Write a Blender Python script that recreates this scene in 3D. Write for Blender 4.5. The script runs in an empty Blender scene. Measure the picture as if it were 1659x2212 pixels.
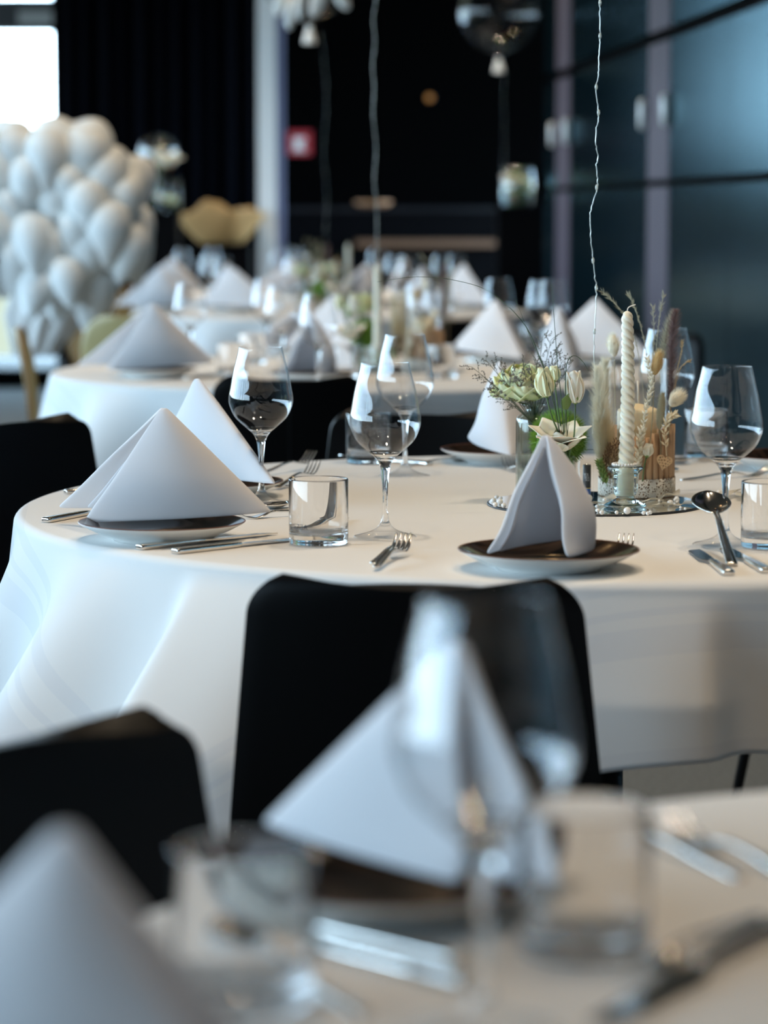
import bpy, bmesh, math, random
from mathutils import Vector as V, Matrix as M

PI = math.pi
R = math.radians
random.seed(7)
S = bpy.context.scene
C = S.collection

# ------------------------------------------------------------------ camera, world, light, exposure
CAM_H, PITCH, FPX = 1.163, R(6.3), 5900.0
cd = bpy.data.cameras.new('camera')
cam = bpy.data.objects.new('camera', cd)
C.objects.link(cam)
cam.location = (0, 0, CAM_H)
cam.rotation_euler = (PI / 2 - PITCH, 0, 0)
cd.sensor_fit = 'VERTICAL'
cd.sensor_height = 36.0
cd.sensor_width = 27.0
cd.lens = FPX / 2212 * 36.0
cd.clip_start = 0.05
cd.dof.use_dof = True
cd.dof.focus_distance = 3.62
cd.dof.aperture_fstop = 4.0
S.camera = cam

S.view_settings.view_transform = 'Standard'
S.view_settings.look = 'None'
S.view_settings.exposure = 0.13
S.view_settings.gamma = 1.0
S.view_settings.use_curve_mapping = False
S.cycles.max_bounces = 18
S.cycles.transmission_bounces = 18
S.cycles.transparent_max_bounces = 16
S.cycles.diffuse_bounces = 4
S.cycles.glossy_bounces = 6
S.cycles.sample_clamp_indirect = 6.0

SKY = 13.6          # daylight outside the windows
WARM = 76.0        # ceiling downlights, watts each

wd = bpy.data.worlds.new('daylight')
S.world = wd
wd.use_nodes = True
nt = wd.node_tree
nt.nodes.clear()
o_ = nt.nodes.new('ShaderNodeOutputWorld')
b_ = nt.nodes.new('ShaderNodeBackground')
tc = nt.nodes.new('ShaderNodeTexCoord')
sp = nt.nodes.new('ShaderNodeSeparateXYZ')
rp = nt.nodes.new('ShaderNodeValToRGB')
nt.links.new(tc.outputs['Generated'], sp.inputs[0])
nt.links.new(sp.outputs['Z'], rp.inputs[0])
nt.links.new(rp.outputs[0], b_.inputs[0])
nt.links.new(b_.outputs[0], o_.inputs[0])
b_.inputs[1].default_value = SKY
el = rp.color_ramp.elements
el[0].position = 0.0
el[0].color = (0.05, 0.06, 0.05, 1)
el[1].position = 1.0
el[1].color = (0.40, 0.62, 1.0, 1)
e = el.new(0.02); e.color = (0.62, 0.84, 1.0, 1)
e = el.new(0.35); e.color = (0.45, 0.72, 1.0, 1)


def area_portal(loc, rot, sx, sy):
    l = bpy.data.lights.new('window_daylight', 'AREA')
    l.shape = 'RECTANGLE'
    l.size, l.size_y = sx, sy
    l.cycles.is_portal = True
    ob = bpy.data.objects.new('window_daylight', l)
    ob.location, ob.rotation_euler = loc, rot
    C.objects.link(ob)


# ------------------------------------------------------------------ measuring: photo pixel -> point of the place
def ray(x, y):
    xc, yc = (x - 829.5) / FPX, -(y - 1106.0) / FPX
    return V((xc, math.cos(PITCH) + yc * math.sin(PITCH), -math.sin(PITCH) + yc * math.cos(PITCH)))


def P(x, y, z):
    d = ray(x, y)
    t = (z - CAM_H) / d.z
    return V((d.x * t, d.y * t, z))


def PY(x, y, Y):
    d = ray(x, y)
    t = Y / d.y
    return V((d.x * t, Y, CAM_H + d.z * t))


# ------------------------------------------------------------------ materials
MATS = {}


def mat(name, col=(0.5, 0.5, 0.5), rough=0.5, metal=0.0, spec=0.5, **kw):
    m = bpy.data.materials.new(name)
    m.use_nodes = True
    b = m.node_tree.nodes['Principled BSDF']
    b.inputs['Base Color'].default_value = (*col, 1)
    b.inputs['Roughness'].default_value = rough
    b.inputs['Metallic'].default_value = metal
    b.inputs['Specular IOR Level'].default_value = spec
    for k, v in kw.items():
        b.inputs[k.replace('_', ' ')].default_value = v
    MATS[name] = m
    return m


def add_noise_bump(m, scale, strength, dist=0.001, detail=4):
    t = m.node_tree
    b = t.nodes['Principled BSDF']
    c = t.nodes.new('ShaderNodeTexCoord')
    n = t.nodes.new('ShaderNodeTexNoise')
    n.inputs['Scale'].default_value = scale
    n.inputs['Detail'].default_value = detail
    bp = t.nodes.new('ShaderNodeBump')
    bp.inputs['Strength'].default_value = strength
    bp.inputs['Distance'].default_value = dist
    t.links.new(c.outputs['Object'], n.inputs['Vector'])
    t.links.new(n.outputs['Fac'], bp.inputs['Height'])
    t.links.new(bp.outputs[0], b.inputs['Normal'])
    return m


def add_noise_colour(m, c1, c2, scale, detail=4, stretch=(1, 1, 1)):
    t = m.node_tree
    b = t.nodes['Principled BSDF']
    c = t.nodes.new('ShaderNodeTexCoord')
    mp = t.nodes.new('ShaderNodeMapping')
    mp.inputs['Scale'].default_value = stretch
    n = t.nodes.new('ShaderNodeTexNoise')
    n.inputs['Scale'].default_value = scale
    n.inputs['Detail'].default_value = detail
    r = t.nodes.new('ShaderNodeValToRGB')
    r.color_ramp.elements[0].position = 0.35
    r.color_ramp.elements[1].position = 0.65
    r.color_ramp.elements[0].color = (*c1, 1)
    r.color_ramp.elements[1].color = (*c2, 1)
    t.links.new(c.outputs['Object'], mp.inputs[0])
    t.links.new(mp.outputs[0], n.inputs['Vector'])
    t.links.new(n.outputs['Fac'], r.inputs[0])
    t.links.new(r.outputs[0], b.inputs['Base Color'])
    return m


def glass_mat(name, col=(1, 1, 1), ior=1.5):
    m = bpy.data.materials.new(name)
    m.use_nodes = True
    t = m.node_tree
    t.nodes.clear()
    o = t.nodes.new('ShaderNodeOutputMaterial')
    g = t.nodes.new('ShaderNodeBsdfGlass')
    g.inputs['Color'].default_value = (*col, 1)
    g.inputs['Roughness'].default_value = 0.0
    g.inputs['IOR'].default_value = ior
    t.links.new(g.outputs[0], o.inputs[0])
    MATS[name] = m
    return m


def film_mat(name, tint=(1, 1, 1), ior=1.45, rough=0.02):
    """a thin clear sheet: passes light straight through and mirrors by angle"""
    m = bpy.data.materials.new(name)
    m.use_nodes = True
    t = m.node_tree
    t.nodes.clear()
    o = t.nodes.new('ShaderNodeOutputMaterial')
    mx = t.nodes.new('ShaderNodeMixShader')
    tr = t.nodes.new('ShaderNodeBsdfTransparent')
    tr.inputs[0].default_value = (*tint, 1)
    gl = t.nodes.new('ShaderNodeBsdfGlossy')
    gl.inputs['Roughness'].default_value = rough
    fr = t.nodes.new('ShaderNodeFresnel')
    # the same mirror share from either side of the sheet
    ge = t.nodes.new('ShaderNodeNewGeometry')
    io = t.nodes.new('ShaderNodeMapRange')
    io.inputs['To Min'].default_value = ior
    io.inputs['To Max'].default_value = 1.0 / ior
    t.links.new(ge.outputs['Backfacing'], io.inputs['Value'])
    t.links.new(io.outputs[0], fr.inputs[0])
    t.links.new(fr.outputs[0], mx.inputs[0])
    t.links.new(tr.outputs[0], mx.inputs[1])
    t.links.new(gl.outputs[0], mx.inputs[2])
    t.links.new(mx.outputs[0], o.inputs[0])
    MATS[name] = m
    return m


def emit_mat(name, col, strength):
    m = bpy.data.materials.new(name)
    m.use_nodes = True
    t = m.node_tree
    t.nodes.clear()
    o = t.nodes.new('ShaderNodeOutputMaterial')
    g = t.nodes.new('ShaderNodeEmission')
    g.inputs[0].default_value = (*col, 1)
    g.inputs[1].default_value = strength
    t.links.new(g.outputs[0], o.inputs[0])
    MATS[name] = m
    return m


linen = mat('white_linen', (0.80, 0.79, 0.77), 0.75, spec=0.25)
# woven satin bands that run parallel to the hem of the cloth (flat cloth coordinates in the UV map)
t = linen.node_tree
b = t.nodes['Principled BSDF']
uv = t.nodes.new('ShaderNodeUVMap')
sx_ = t.nodes.new('ShaderNodeSeparateXYZ')
t.links.new(uv.outputs[0], sx_.inputs[0])
ax = t.nodes.new('ShaderNodeMath'); ax.operation = 'ABSOLUTE'
ay = t.nodes.new('ShaderNodeMath'); ay.operation = 'ABSOLUTE'
mxn = t.nodes.new('ShaderNodeMath'); mxn.operation = 'MAXIMUM'
t.links.new(sx_.outputs[0], ax.inputs[0])
t.links.new(sx_.outputs[1], ay.inputs[0])
t.links.new(ax.outputs[0], mxn.inputs[0])
t.links.new(ay.outputs[0], mxn.inputs[1])
cr = t.nodes.new('ShaderNodeValToRGB')
cr.color_ramp.interpolation = 'CONSTANT'
base_c, band_c = (0.80, 0.79, 0.77, 1), (0.745, 0.745, 0.745, 1)
cr.color_ramp.elements[0].color = base_c
cr.color_ramp.elements[1].position = 0.985
cr.color_ramp.elements[1].color = (0.76, 0.75, 0.74, 1)
for pos_, c_ in ((0.800, band_c), (0.815, base_c), (0.835, band_c), (0.842, base_c), (0.855, band_c), (0.885, base_c)):
    e = cr.color_ramp.elements.new(pos_)
    e.color = c_
t.links.new(mxn.outputs[0], cr.inputs[0])
t.links.new(cr.outputs[0], b.inputs['Base Color'])
n1 = t.nodes.new('ShaderNodeTexNoise')
n1.inputs['Scale'].default_value = 7.0
n1.inputs['Detail'].default_value = 5.0
oc = t.nodes.new('ShaderNodeTexCoord')
bp = t.nodes.new('ShaderNodeBump')
bp.inputs['Strength'].default_value = 0.25
bp.inputs['Distance'].default_value = 0.006
t.links.new(oc.outputs['Object'], n1.inputs['Vector'])
t.links.new(n1.outputs['Fac'], bp.inputs['Height'])
t.links.new(bp.outputs[0], b.inputs['Normal'])

def translucent(m, fac, col):
    """thin cloth lets part of the light through"""
    t = m.node_tree
    out = next(n for n in t.nodes if n.type == 'OUTPUT_MATERIAL')
    b = t.nodes['Principled BSDF']
    tr = t.nodes.new('ShaderNodeBsdfTranslucent')
    tr.inputs[0].default_value = (*col, 1)
    mx = t.nodes.new('ShaderNodeMixShader')
    mx.inputs[0].default_value = fac
    t.links.new(b.outputs[0], mx.inputs[1])
    t.links.new(tr.outputs[0], mx.inputs[2])
    t.links.new(mx.outputs[0], out.inputs[0])
    return m


translucent(linen, 0.14, (0.85, 0.84, 0.83))
napkin_m = add_noise_bump(mat('napkin_cotton', (0.83, 0.82, 0.83), 0.8, spec=0.2), 22, 0.25, 0.004)
translucent(napkin_m, 0.38, (0.93, 0.92, 0.93))
glass_m = glass_mat('clear_glass')
glass_g = glass_mat('pressed_glass', (0.96, 0.985, 0.975))
film = film_mat('clear_film')
steel = mat('polished_steel', (0.72, 0.69, 0.65), 0.14, metal=1.0)
chrome = mat('chrome', (0.6, 0.6, 0.6), 0.2, metal=1.0)
china = mat('white_china', (0.80, 0.80, 0.77), 0.12, spec=0.6)
glaze = add_noise_colour(mat('dark_brown_glaze', (0.03, 0.02, 0.015), 0.12, spec=0.7), (0.006, 0.004, 0.0035), (0.040, 0.024, 0.016), 5, 6, (18, 3, 1))
MATS['dark_brown_glaze'].node_tree.nodes['Principled BSDF'].inputs['Specular IOR Level'].default_value = 0.35
rim_m = mat('rust_brown_rim', (0.14, 0.055, 0.03), 0.3)
leather = mat('black_leather', (0.0012, 0.0012, 0.0015), 0.42, spec=0.12)
seam_m = mat('black_piping', (0.004, 0.004, 0.005), 0.5, spec=0.2)
leg_black = mat('black_steel', (0.015, 0.015, 0.016), 0.35, metal=0.6)
gold_m = mat('olive_gold_shell', (0.30, 0.235, 0.095), 0.45)
gold_edge = mat('plywood_edge', (0.25, 0.14, 0.06), 0.6)
mirror_m = mat('mirror', (0.86, 0.88, 0.88), 0.015, metal=1.0)
wax = mat('ivory_wax', (0.80, 0.76, 0.62), 0.32, spec=0.5, Subsurface_Weight=0.25, Subsurface_Radius=(0.01, 0.007, 0.004), Subsurface_Scale=0.6)
wax_y = mat('cream_wax', (0.80, 0.66, 0.42), 0.5, Subsurface_Weight=0.2, Subsurface_Radius=(0.01, 0.007, 0.003), Subsurface_Scale=0.6)
wick_m = mat('cotton_wick', (0.78, 0.75, 0.68), 0.9)
kraft = add_noise_colour(mat('kraft_straw', (0.45, 0.29, 0.17), 0.8), (0.44, 0.28, 0.165), (0.55, 0.37, 0.23), 14, 4, (8, 8, 1))
wood_heart = mat('cut_wood', (0.72, 0.50, 0.29), 0.7)
pearl_m = mat('pearl', (0.86, 0.84, 0.80), 0.12, spec=0.7, Coat_Weight=0.6)
organza = mat('cream_organza', (0.78, 0.72, 0.58), 0.6, Alpha=0.45)
wire_m = mat('silver_wire', (0.80, 0.80, 0.74), 0.32, metal=0.75)
led_m = mat('clear_bead', (0.85, 0.9, 0.85), 0.1, spec=0.8, Transmission_Weight=0.5)
rose_g = add_noise_colour(mat('pale_green_petal', (0.60, 0.66, 0.34), 0.6, Subsurface_Weight=0.15, Subsurface_Scale=0.01), (0.66, 0.72, 0.40), (0.85, 0.85, 0.60), 30)
rose_c = mat('cream_petal', (0.80, 0.78, 0.52), 0.6, Subsurface_Weight=0.15, Subsurface_Scale=0.01)
rose_w = add_noise_colour(mat('white_petal', (0.85, 0.80, 0.68), 0.6, Subsurface_Weight=0.15, Subsurface_Scale=0.01), (0.80, 0.73, 0.58), (0.88, 0.85, 0.76), 20)
stem_m = mat('green_stem', (0.085, 0.145, 0.05), 0.5)
leaf_m = mat('green_leaf', (0.17, 0.27, 0.07), 0.5)
blade_m = mat('dark_grass_blade', (0.035, 0.075, 0.035), 0.4)
moss_m = add_noise_colour(mat('moss_green', (0.12, 0.26, 0.025), 0.7), (0.085, 0.20, 0.015), (0.21, 0.36, 0.05), 60)
spray_m = mat('grey_green_twig', (0.10, 0.115, 0.075), 0.8)
spray_f = mat('grey_lilac_floret', (0.20, 0.185, 0.165), 0.9)
dry_c = mat('dry_cream', (0.80, 0.69, 0.48), 0.9)
dry_l = mat('dry_pale', (0.86, 0.81, 0.66), 0.9)
dry_t = mat('dry_tan', (0.55, 0.38, 0.17), 0.9)
dry_p = mat('dry_purple', (0.20, 0.125, 0.115), 0.9)
dry_g = mat('dry_grey_green', (0.42, 0.39, 0.27), 0.9)
dry_b = mat('dry_brown', (0.16, 0.095, 0.05), 0.9)
black_print = mat('black_print', (0.02, 0.02, 0.02), 0.5)
white_print = mat('white_print', (0.8, 0.8, 0.8), 0.5)
batt_b = mat('battery_black', (0.015, 0.016, 0.018), 0.4)
batt_blue = mat('battery_blue', (0.03, 0.16, 0.55), 0.35)
batt_y = mat('battery_yellow', (0.75, 0.5, 0.03), 0.4)
balloon_w = mat('white_latex', (0.90, 0.92, 0.91), 0.6, spec=0.15)
panel_m = mat('blue_black_panel', (0.004, 0.010, 0.013), 0.5, spec=0.0)
t = panel_m.node_tree
g_ = t.nodes.new('ShaderNodeBsdfAnisotropic')
g_.distribution = 'BECKMANN'
g_.inputs['Color'].default_value = (0.40, 0.62, 0.72, 1)
g_.inputs['Roughness'].default_value = 0.27
fr_ = t.nodes.new('ShaderNodeFresnel')
fr_.inputs[0].default_value = 2.0
mx_ = t.nodes.new('ShaderNodeMixShader')
t.links.new(fr_.outputs[0], mx_.inputs[0])
t.links.new(t.nodes['Principled BSDF'].outputs[0], mx_.inputs[1])
t.links.new(g_.outputs[0], mx_.inputs[2])
t.links.new(mx_.outputs[0], next(n for n in t.nodes if n.type == 'OUTPUT_MATERIAL').inputs[0])
pillar_m = mat('grey_violet_pillar', (0.060, 0.048, 0.066), 0.6, spec=0.2)
groove_m = mat('panel_groove', (0.004, 0.005, 0.006), 0.6)
handle_m = mat('brushed_handle', (0.55, 0.55, 0.54), 0.4, metal=0.3)
black_wall = mat('black_paint', (0.0004, 0.0004, 0.0005), 0.8, spec=0.02)
curtain_m = mat('black_curtain', (0.0016, 0.0020, 0.0036), 0.9, spec=0.03)
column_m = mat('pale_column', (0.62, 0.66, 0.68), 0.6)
frame_m = mat('dark_frame', (0.02, 0.022, 0.025), 0.5)
sill_m = mat('pale_render', (0.7, 0.7, 0.68), 0.7)
ceil_m = mat('dark_ceiling', (0.15, 0.145, 0.14), 0.9)
carpet = add_noise_colour(mat('grey_carpet', (0.12, 0.115, 0.10), 0.95, spec=0.1), (0.12, 0.115, 0.10), (0.19, 0.185, 0.165), 120)
add_noise_bump(carpet, 260, 0.6, 0.004)
plinth_m = mat('black_plinth', (0.0008, 0.0008, 0.0014), 0.5, spec=0.05)
red_sign = mat('red_sign', (0.40, 0.02, 0.03), 0.5)
tan_paper = mat('tan_paper', (0.46, 0.26, 0.095), 0.7)
film_s = film_mat('globe_glass', (0.95, 0.97, 0.96), 2.1)
bar_wood = mat('bar_wood', (0.12, 0.055, 0.025), 0.5)
copper = mat('copper_brown', (0.40, 0.19, 0.09), 0.4, metal=0.3)
bulb_m = emit_mat('warm_lamp', (1.0, 0.62, 0.28), 60)
dim_lamp = emit_mat('dim_amber_lamp', (1.0, 0.5, 0.15), 0.35)

lace = bpy.data.materials.new('white_lace')
lace.use_nodes = True
t = lace.node_tree
b = t.nodes['Principled BSDF']
b.inputs['Base Color'].default_value = (0.78, 0.73, 0.64, 1)
b.inputs['Roughness'].default_value = 0.9
uv = t.nodes.new('ShaderNodeUVMap')
vor = t.nodes.new('ShaderNodeTexVoronoi')
vor.feature = 'DISTANCE_TO_EDGE'
vor.inputs['Scale'].default_value = 1.0
vor.inputs['Randomness'].default_value = 0.75
mp = t.nodes.new('ShaderNodeMapping')
mp.inputs['Scale'].default_value = (1, 1, 1)
gt = t.nodes.new('ShaderNodeMath'); gt.operation = 'LESS_THAN'; gt.inputs[1].default_value = 0.17
t.links.new(uv.outputs[0], mp.inputs[0])
t.links.new(mp.outputs[0], vor.inputs['Vector'])
t.links.new(vor.outputs['Distance'], gt.inputs[0])
t.links.new(gt.outputs[0], b.inputs['Alpha'])


# ------------------------------------------------------------------ mesh helpers
def obj(name, bm, m=None, parent=None, smooth=True, angle=None, mods=()):
    me = bpy.data.meshes.new(name)
    bm.normal_update()
    bm.to_mesh(me)
    bm.free()
    if smooth:
        me.polygons.foreach_set('use_smooth', [True] * len(me.polygons))
    ms = m if isinstance(m, (list, tuple)) else [m]
    for q in ms:
        if q is not None:
            me.materials.append(q)
    if angle is not None:
        try:
            me.set_sharp_from_angle(angle=R(angle))
        except Exception:
            pass
    o = bpy.data.objects.new(name, me)
    C.objects.link(o)
    if parent is not None:
        o.parent = parent
    for kind, kw in mods:
        md = o.modifiers.new(kind.lower(), kind)
        for k, v in kw.items():
            setattr(md, k, v)
    return o


def tag(o, label, cat=None, group=None, kind=None):
    o['label'] = label
    if cat:
        o['category'] = cat
    if group:
        o['group'] = group
    if kind:
        o['kind'] = kind
    return o


def thing(name, label, cat, loc=(0, 0, 0), rotz=0.0, group=None):
    o = bpy.data.objects.new(name, None)
    o.empty_display_size = 0.05
    C.objects.link(o)
    o.location = loc
    o.rotation_euler = (0, 0, rotz)
    return tag(o, label, cat, group)


def dup(src, loc, rotz=None, label=None, group=None, scale=None):
    r = src.copy()
    C.objects.link(r)
    r.location = loc
    if rotz is not None:
        r.rotation_euler = (r.rotation_euler.x, r.rotation_euler.y, rotz)
    if scale:
        r.scale = (scale,) * 3
    if label:
        r['label'] = label
    if group:
        r['group'] = group
    for ch in list(src.children):
        c = ch.copy()
        C.objects.link(c)
        c.parent = r
        for g in list(ch.children):
            d = g.copy()
            C.objects.link(d)
            d.parent = c
    return r


def struct(name, bm, m, parent=None, smooth=False):
    o = obj(name, bm, m, parent, smooth)
    if parent is None:
        o['kind'] = 'structure'
    return o


def box(bm, x0, y0, z0, x1, y1, z1, mi=0):
    vs = [bm.verts.new(p) for p in ((x0, y0, z0), (x1, y0, z0), (x1, y1, z0), (x0, y1, z0), (x0, y0, z1), (x1, y0, z1), (x1, y1, z1), (x0, y1, z1))]
    for f in ((3, 2, 1, 0), (4, 5, 6, 7), (0, 1, 5, 4), (1, 2, 6, 5), (2, 3, 7, 6), (3, 0, 4, 7)):
        bm.faces.new([vs[i] for i in f]).material_index = mi
    return vs


def B(*a):
    bm = bmesh.new()
    box(bm, *a)
    return bm


def lathe(profile, seg=48, bm=None, mis=None, closed=False, a0=0.0):
    """revolve (r, z) points about z; r == 0 makes a pole"""
    bm = bm or bmesh.new()
    rings = []
    for r, z in profile:
        if r < 1e-7:
            rings.append([bm.verts.new((0, 0, z))])
        else:
            rings.append([bm.verts.new((r * math.cos(a0 + 2 * PI * k / seg), r * math.sin(a0 + 2 * PI * k / seg), z)) for k in range(seg)])
    n = len(rings)
    for i in range(n if closed else n - 1):
        a, c = rings[i], rings[(i + 1) % n]
        mi = mis[i] if mis else 0
        for k in range(seg):
            k2 = (k + 1) % seg
            if len(a) == 1 and len(c) == 1:
                continue
            if len(a) == 1:
                f = bm.faces.new((a[0], c[k2], c[k]))
            elif len(c) == 1:
                f = bm.faces.new((a[k], a[k2], c[0]))
            else:
                f = bm.faces.new((a[k], a[k2], c[k2], c[k]))
            f.material_index = mi
    return bm


def smooth_profile(pts, sub=4):
    out = []
    n = len(pts)
    for i in range(n - 1):
        p0, p1, p2, p3 = pts[max(i - 1, 0)], pts[i], pts[i + 1], pts[min(i + 2, n - 1)]
        for s in range(sub):
            q = s / sub
            out.append(tuple(0.5 * (2 * p1[k] + (p2[k] - p0[k]) * q + (2 * p0[k] - 5 * p1[k] + 4 * p2[k] - p3[k]) * q * q + (3 * p1[k] - p0[k] - 3 * p2[k] + p3[k]) * q ** 3) for k in range(len(p1))))
    out.append(tuple(pts[-1]))
    return out


def tube(bm, pts, rad, sides=6, cap=True, flat=1.0, mi=0):
    pts = [V(p) for p in pts]
    n = len(pts)
    rr = rad if isinstance(rad, (list, tuple)) else [rad] * n
    t0 = (pts[1] - pts[0]).normalized()
    ref = V((0, 0, 1)) if abs(t0.z) < 0.9 else V((1, 0, 0))
    nx = t0.cross(ref).normalized()
    rings = []
    for i in range(n):
        if i == 0:
            tg = pts[1] - pts[0]
        elif i == n - 1:
            tg = pts[-1] - pts[-2]
        else:
            tg = pts[i + 1] - pts[i - 1]
        tg.normalize()
        nx = (nx - tg * nx.dot(tg))
        if nx.length < 1e-6:
            nx = tg.orthogonal()
        nx.normalize()
        ny = tg.cross(nx)
        rings.append([bm.verts.new(pts[i] + (nx * math.cos(2 * PI * k / sides) + ny * math.sin(2 * PI * k / sides) * flat) * rr[i]) for k in range(sides)])
    for i in range(n - 1):
        for k in range(sides):
            k2 = (k + 1) % sides
            bm.faces.new((rings[i][k], rings[i][k2], rings[i + 1][k2], rings[i + 1][k])).material_index = mi
    if cap:
        bm.faces.new(rings[0][::-1]).material_index = mi
        bm.faces.new(rings[-1]).material_index = mi
    return bm


def spike(bm, p, d, w):
    """a tapering hair with three sides"""
    p = V(p); d = V(d)
    a = d.orthogonal().normalized() * w
    c = d.normalized().cross(a)
    v = [bm.verts.new(p + a), bm.verts.new(p - a * 0.5 + c * 0.87), bm.verts.new(p - a * 0.5 - c * 0.87), bm.verts.new(p + d)]
    bm.faces.new((v[0], v[1], v[3])); bm.faces.new((v[1], v[2], v[3])); bm.faces.new((v[2], v[0], v[3]))


def blob(bm, p, r, stretch=None):
    """a small eight-sided grain"""
    p = V(p)
    s = stretch or V((0, 0, r))
    a = s.orthogonal().normalized() * r
    c = s.normalized().cross(a)
    top, bot = bm.verts.new(p + s), bm.verts.new(p - s)
    ring = [bm.verts.new(p + a), bm.verts.new(p + c), bm.verts.new(p - a), bm.verts.new(p - c)]
    for k in range(4):
        bm.faces.new((ring[k], ring[(k + 1) % 4], top))
        bm.faces.new((ring[(k + 1) % 4], ring[k], bot))


def ball(bm, p, r, u=12, v=8, sc=(1, 1, 1)):
    bmesh.ops.create_uvsphere(bm, u_segments=u, v_segments=v, radius=r, matrix=M.Translation(V(p)) @ M.Diagonal((*sc, 1)))
    return bm


def curve_pts(pts, sub=6):
    return [V(p) for p in smooth_profile([tuple(p) for p in pts], sub)]


# ------------------------------------------------------------------ the room
WD = V((-0.0642, 0.998, 0))                 # the panel wall runs away to the left a little


def wall_x(Y):
    return 1.081 - 0.0643 * (Y - 10.8)


bm = B(-7, -6, -0.06, 4, 22, 0.0)
struct('floor', bm, carpet)
bm = B(-7, -6, 3.3, 4, 22, 3.4)
struct('ceiling', bm, ceil_m)

# panelled wall on the right: panels split by grooves, two violet-grey pillars, small paired pulls
wall = bpy.data.objects.new('wall_right', None)
C.objects.link(wall)
wall.location = (wall_x(10.8), 10.8, 0)
wall.rotation_euler = (0, 0, math.atan2(WD.y, WD.x) - PI / 2)     # local +y along the wall, local -x into the room
wall['kind'] = 'structure'
obj('backing', B(0.03, -17, 0, 0.13, 3.7, 3.3), black_wall, wall, False)
pill = (2.92, 0.02, -2.9, -5.8, -8.7, -11.6)
rows = ((0.02, 1.255), (1.285, 1.815), (1.865, 3.28))
edges = [3.7] + list(pill) + [-17]
for i in range(len(edges) - 1):
    y1, y0 = edges[i] - (0.26 if i else 0), edges[i + 1] + 0.26
    half = (y0 + y1) / 2
    for z0, z1 in rows:
        for a, c in ((y0, half - 0.004), (half + 0.004, y1)):
            obj('panel', B(0.0, a, z0, 0.03, c, z1), panel_m, wall, False)
for y in pill:
    for z0, z1 in rows:
        obj('pillar', B(-0.004, y - 0.252, z0, 0.03, y + 0.252, z1), pillar_m, wall, False)
for y in pill[:3]:
    for s in (-1, 1):
        bm = bmesh.new()
        tube(bm, [(-0.024, y + s * 0.27, 1.485), (-0.024, y + s * 0.27, 1.497), (-0.024, y + s * 0.27, 1.595), (-0.024, y + s * 0.27, 1.607)], [0.010, 0.016, 0.016, 0.010], 8)
        obj('pull', bm, handle_m, wall)

# far end: black wall, window with dark frame, black curtain, pale column
YB = 18.0
bm = bmesh.new()
box(bm, -2.0, YB, 0, 3, YB + 0.2, 3.3)
struct('wall_back', bm, black_wall)
bm = bmesh.new()
box(bm, -7, YB, 0, -2.0, YB + 0.2, 0.12)
struct('wall_back.001', bm, black_wall)
win = bpy.data.objects.new('window_1', None)
C.objects.link(win)
win['kind'] = 'structure'
win.location = (-2.0, YB, 1.0)
bm = bmesh.new()
for x in (-5.0, -3.4, -1.75, -0.1):
    box(bm, x, -0.02, 0, x + 0.1, 0.2, 2.3)
box(bm, -5, -0.02, 1.33, 0, 0.2, 1.53)
box(bm, -5, -0.02, -0.4, 0, 0.2, 0.52)
obj('window_frame', bm, frame_m, win, False)
obj('blind_box', B(-0.37, -0.06, 1.36, -0.06, -0.02, 1.45), mat('grey_box', (0.30, 0.30, 0.29), 0.6), win, False)
obj('pane', B(-5, 0.09, 0.0, 0, 0.1, 2.3), film, win, False)
obj('sill', B(-5, -0.12, 0.50, -0.02, 0.02, 0.56), sill_m, win, False)
obj('pane', B(-5, 0.09, -0.88, 0, 0.1, -0.4), film, win, False)
area_portal((-4.5, YB + 0.25, 1.71), (-PI / 2, 0, 0), 5.0, 3.18)


def pleats(x0, x1, y, z0, z1, n, amp):
    bm = bmesh.new()
    k = n * 10
    lo, hi = [], []
    for i in range(k + 1):
        x = x0 + (x1 - x0) * i / k
        yy = y + amp * math.sin(2 * PI * i / 10.0) + amp * 0.4 * math.sin(i * 0.37)
        lo.append(bm.verts.new((x, yy, z0)))
        hi.append(bm.verts.new((x, yy, z1)))
    for i in range(k):
        bm.faces.new((lo[i], lo[i + 1], hi[i + 1], hi[i]))
    return bm


cu = obj('curtain', pleats(-2.02, -0.80, 16.9, 0.02, 3.28, 11, 0.045), curtain_m, mods=[('SOLIDIFY', {'thickness': 0.006})])
tag(cu, 'black floor-length pleated curtain between the bright window and the pale column', 'curtain')

cl = bpy.data.objects.new('column_1', None)
C.objects.link(cl)
cl['kind'] = 'structure'
cl.location = (PY(586, 455, 15.6).x, 15.6, 0)
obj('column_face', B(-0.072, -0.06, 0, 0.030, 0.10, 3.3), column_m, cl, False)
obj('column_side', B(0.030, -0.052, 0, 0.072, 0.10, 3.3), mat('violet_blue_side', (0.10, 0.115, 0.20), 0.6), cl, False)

# window wall on the left and behind the photographer: these light the room
XL = -5.2
SILL, HEAD, Y0W = 0.95, 3.05, -2.4
bm = bmesh.new()
box(bm, XL - 0.2, -6, 0, XL, 18.2, SILL)
box(bm, XL - 0.2, -6, HEAD, XL, 18.2, 3.3)
box(bm, XL - 0.2, -6, SILL, XL, Y0W, HEAD)
struct('wall_left', bm, ceil_m)
wl = bpy.data.objects.new('window_2', None)
C.objects.link(wl)
wl['kind'] = 'structure'
wl.location = (XL, 0, SILL)
bm = bmesh.new()
yy = Y0W
while yy < 18.1:
    box(bm, -0.16, yy, 0, -0.04, yy + 0.09, HEAD - SILL)
    yy += 1.05
obj('window_frame', bm, frame_m, wl, False)
obj('pane', B(-0.11, Y0W, 0, -0.10, 18.2, HEAD - SILL), film, wl, False)
for k in range(4):
    area_portal((XL - 0.22, Y0W + 5.25 * (k + 0.5), (SILL + HEAD) / 2), (0, -PI / 2, 0), HEAD - SILL, 5.25)
bm = bmesh.new()
box(bm, -7, -6.2, 0, 4, -6, 3.3)
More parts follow.
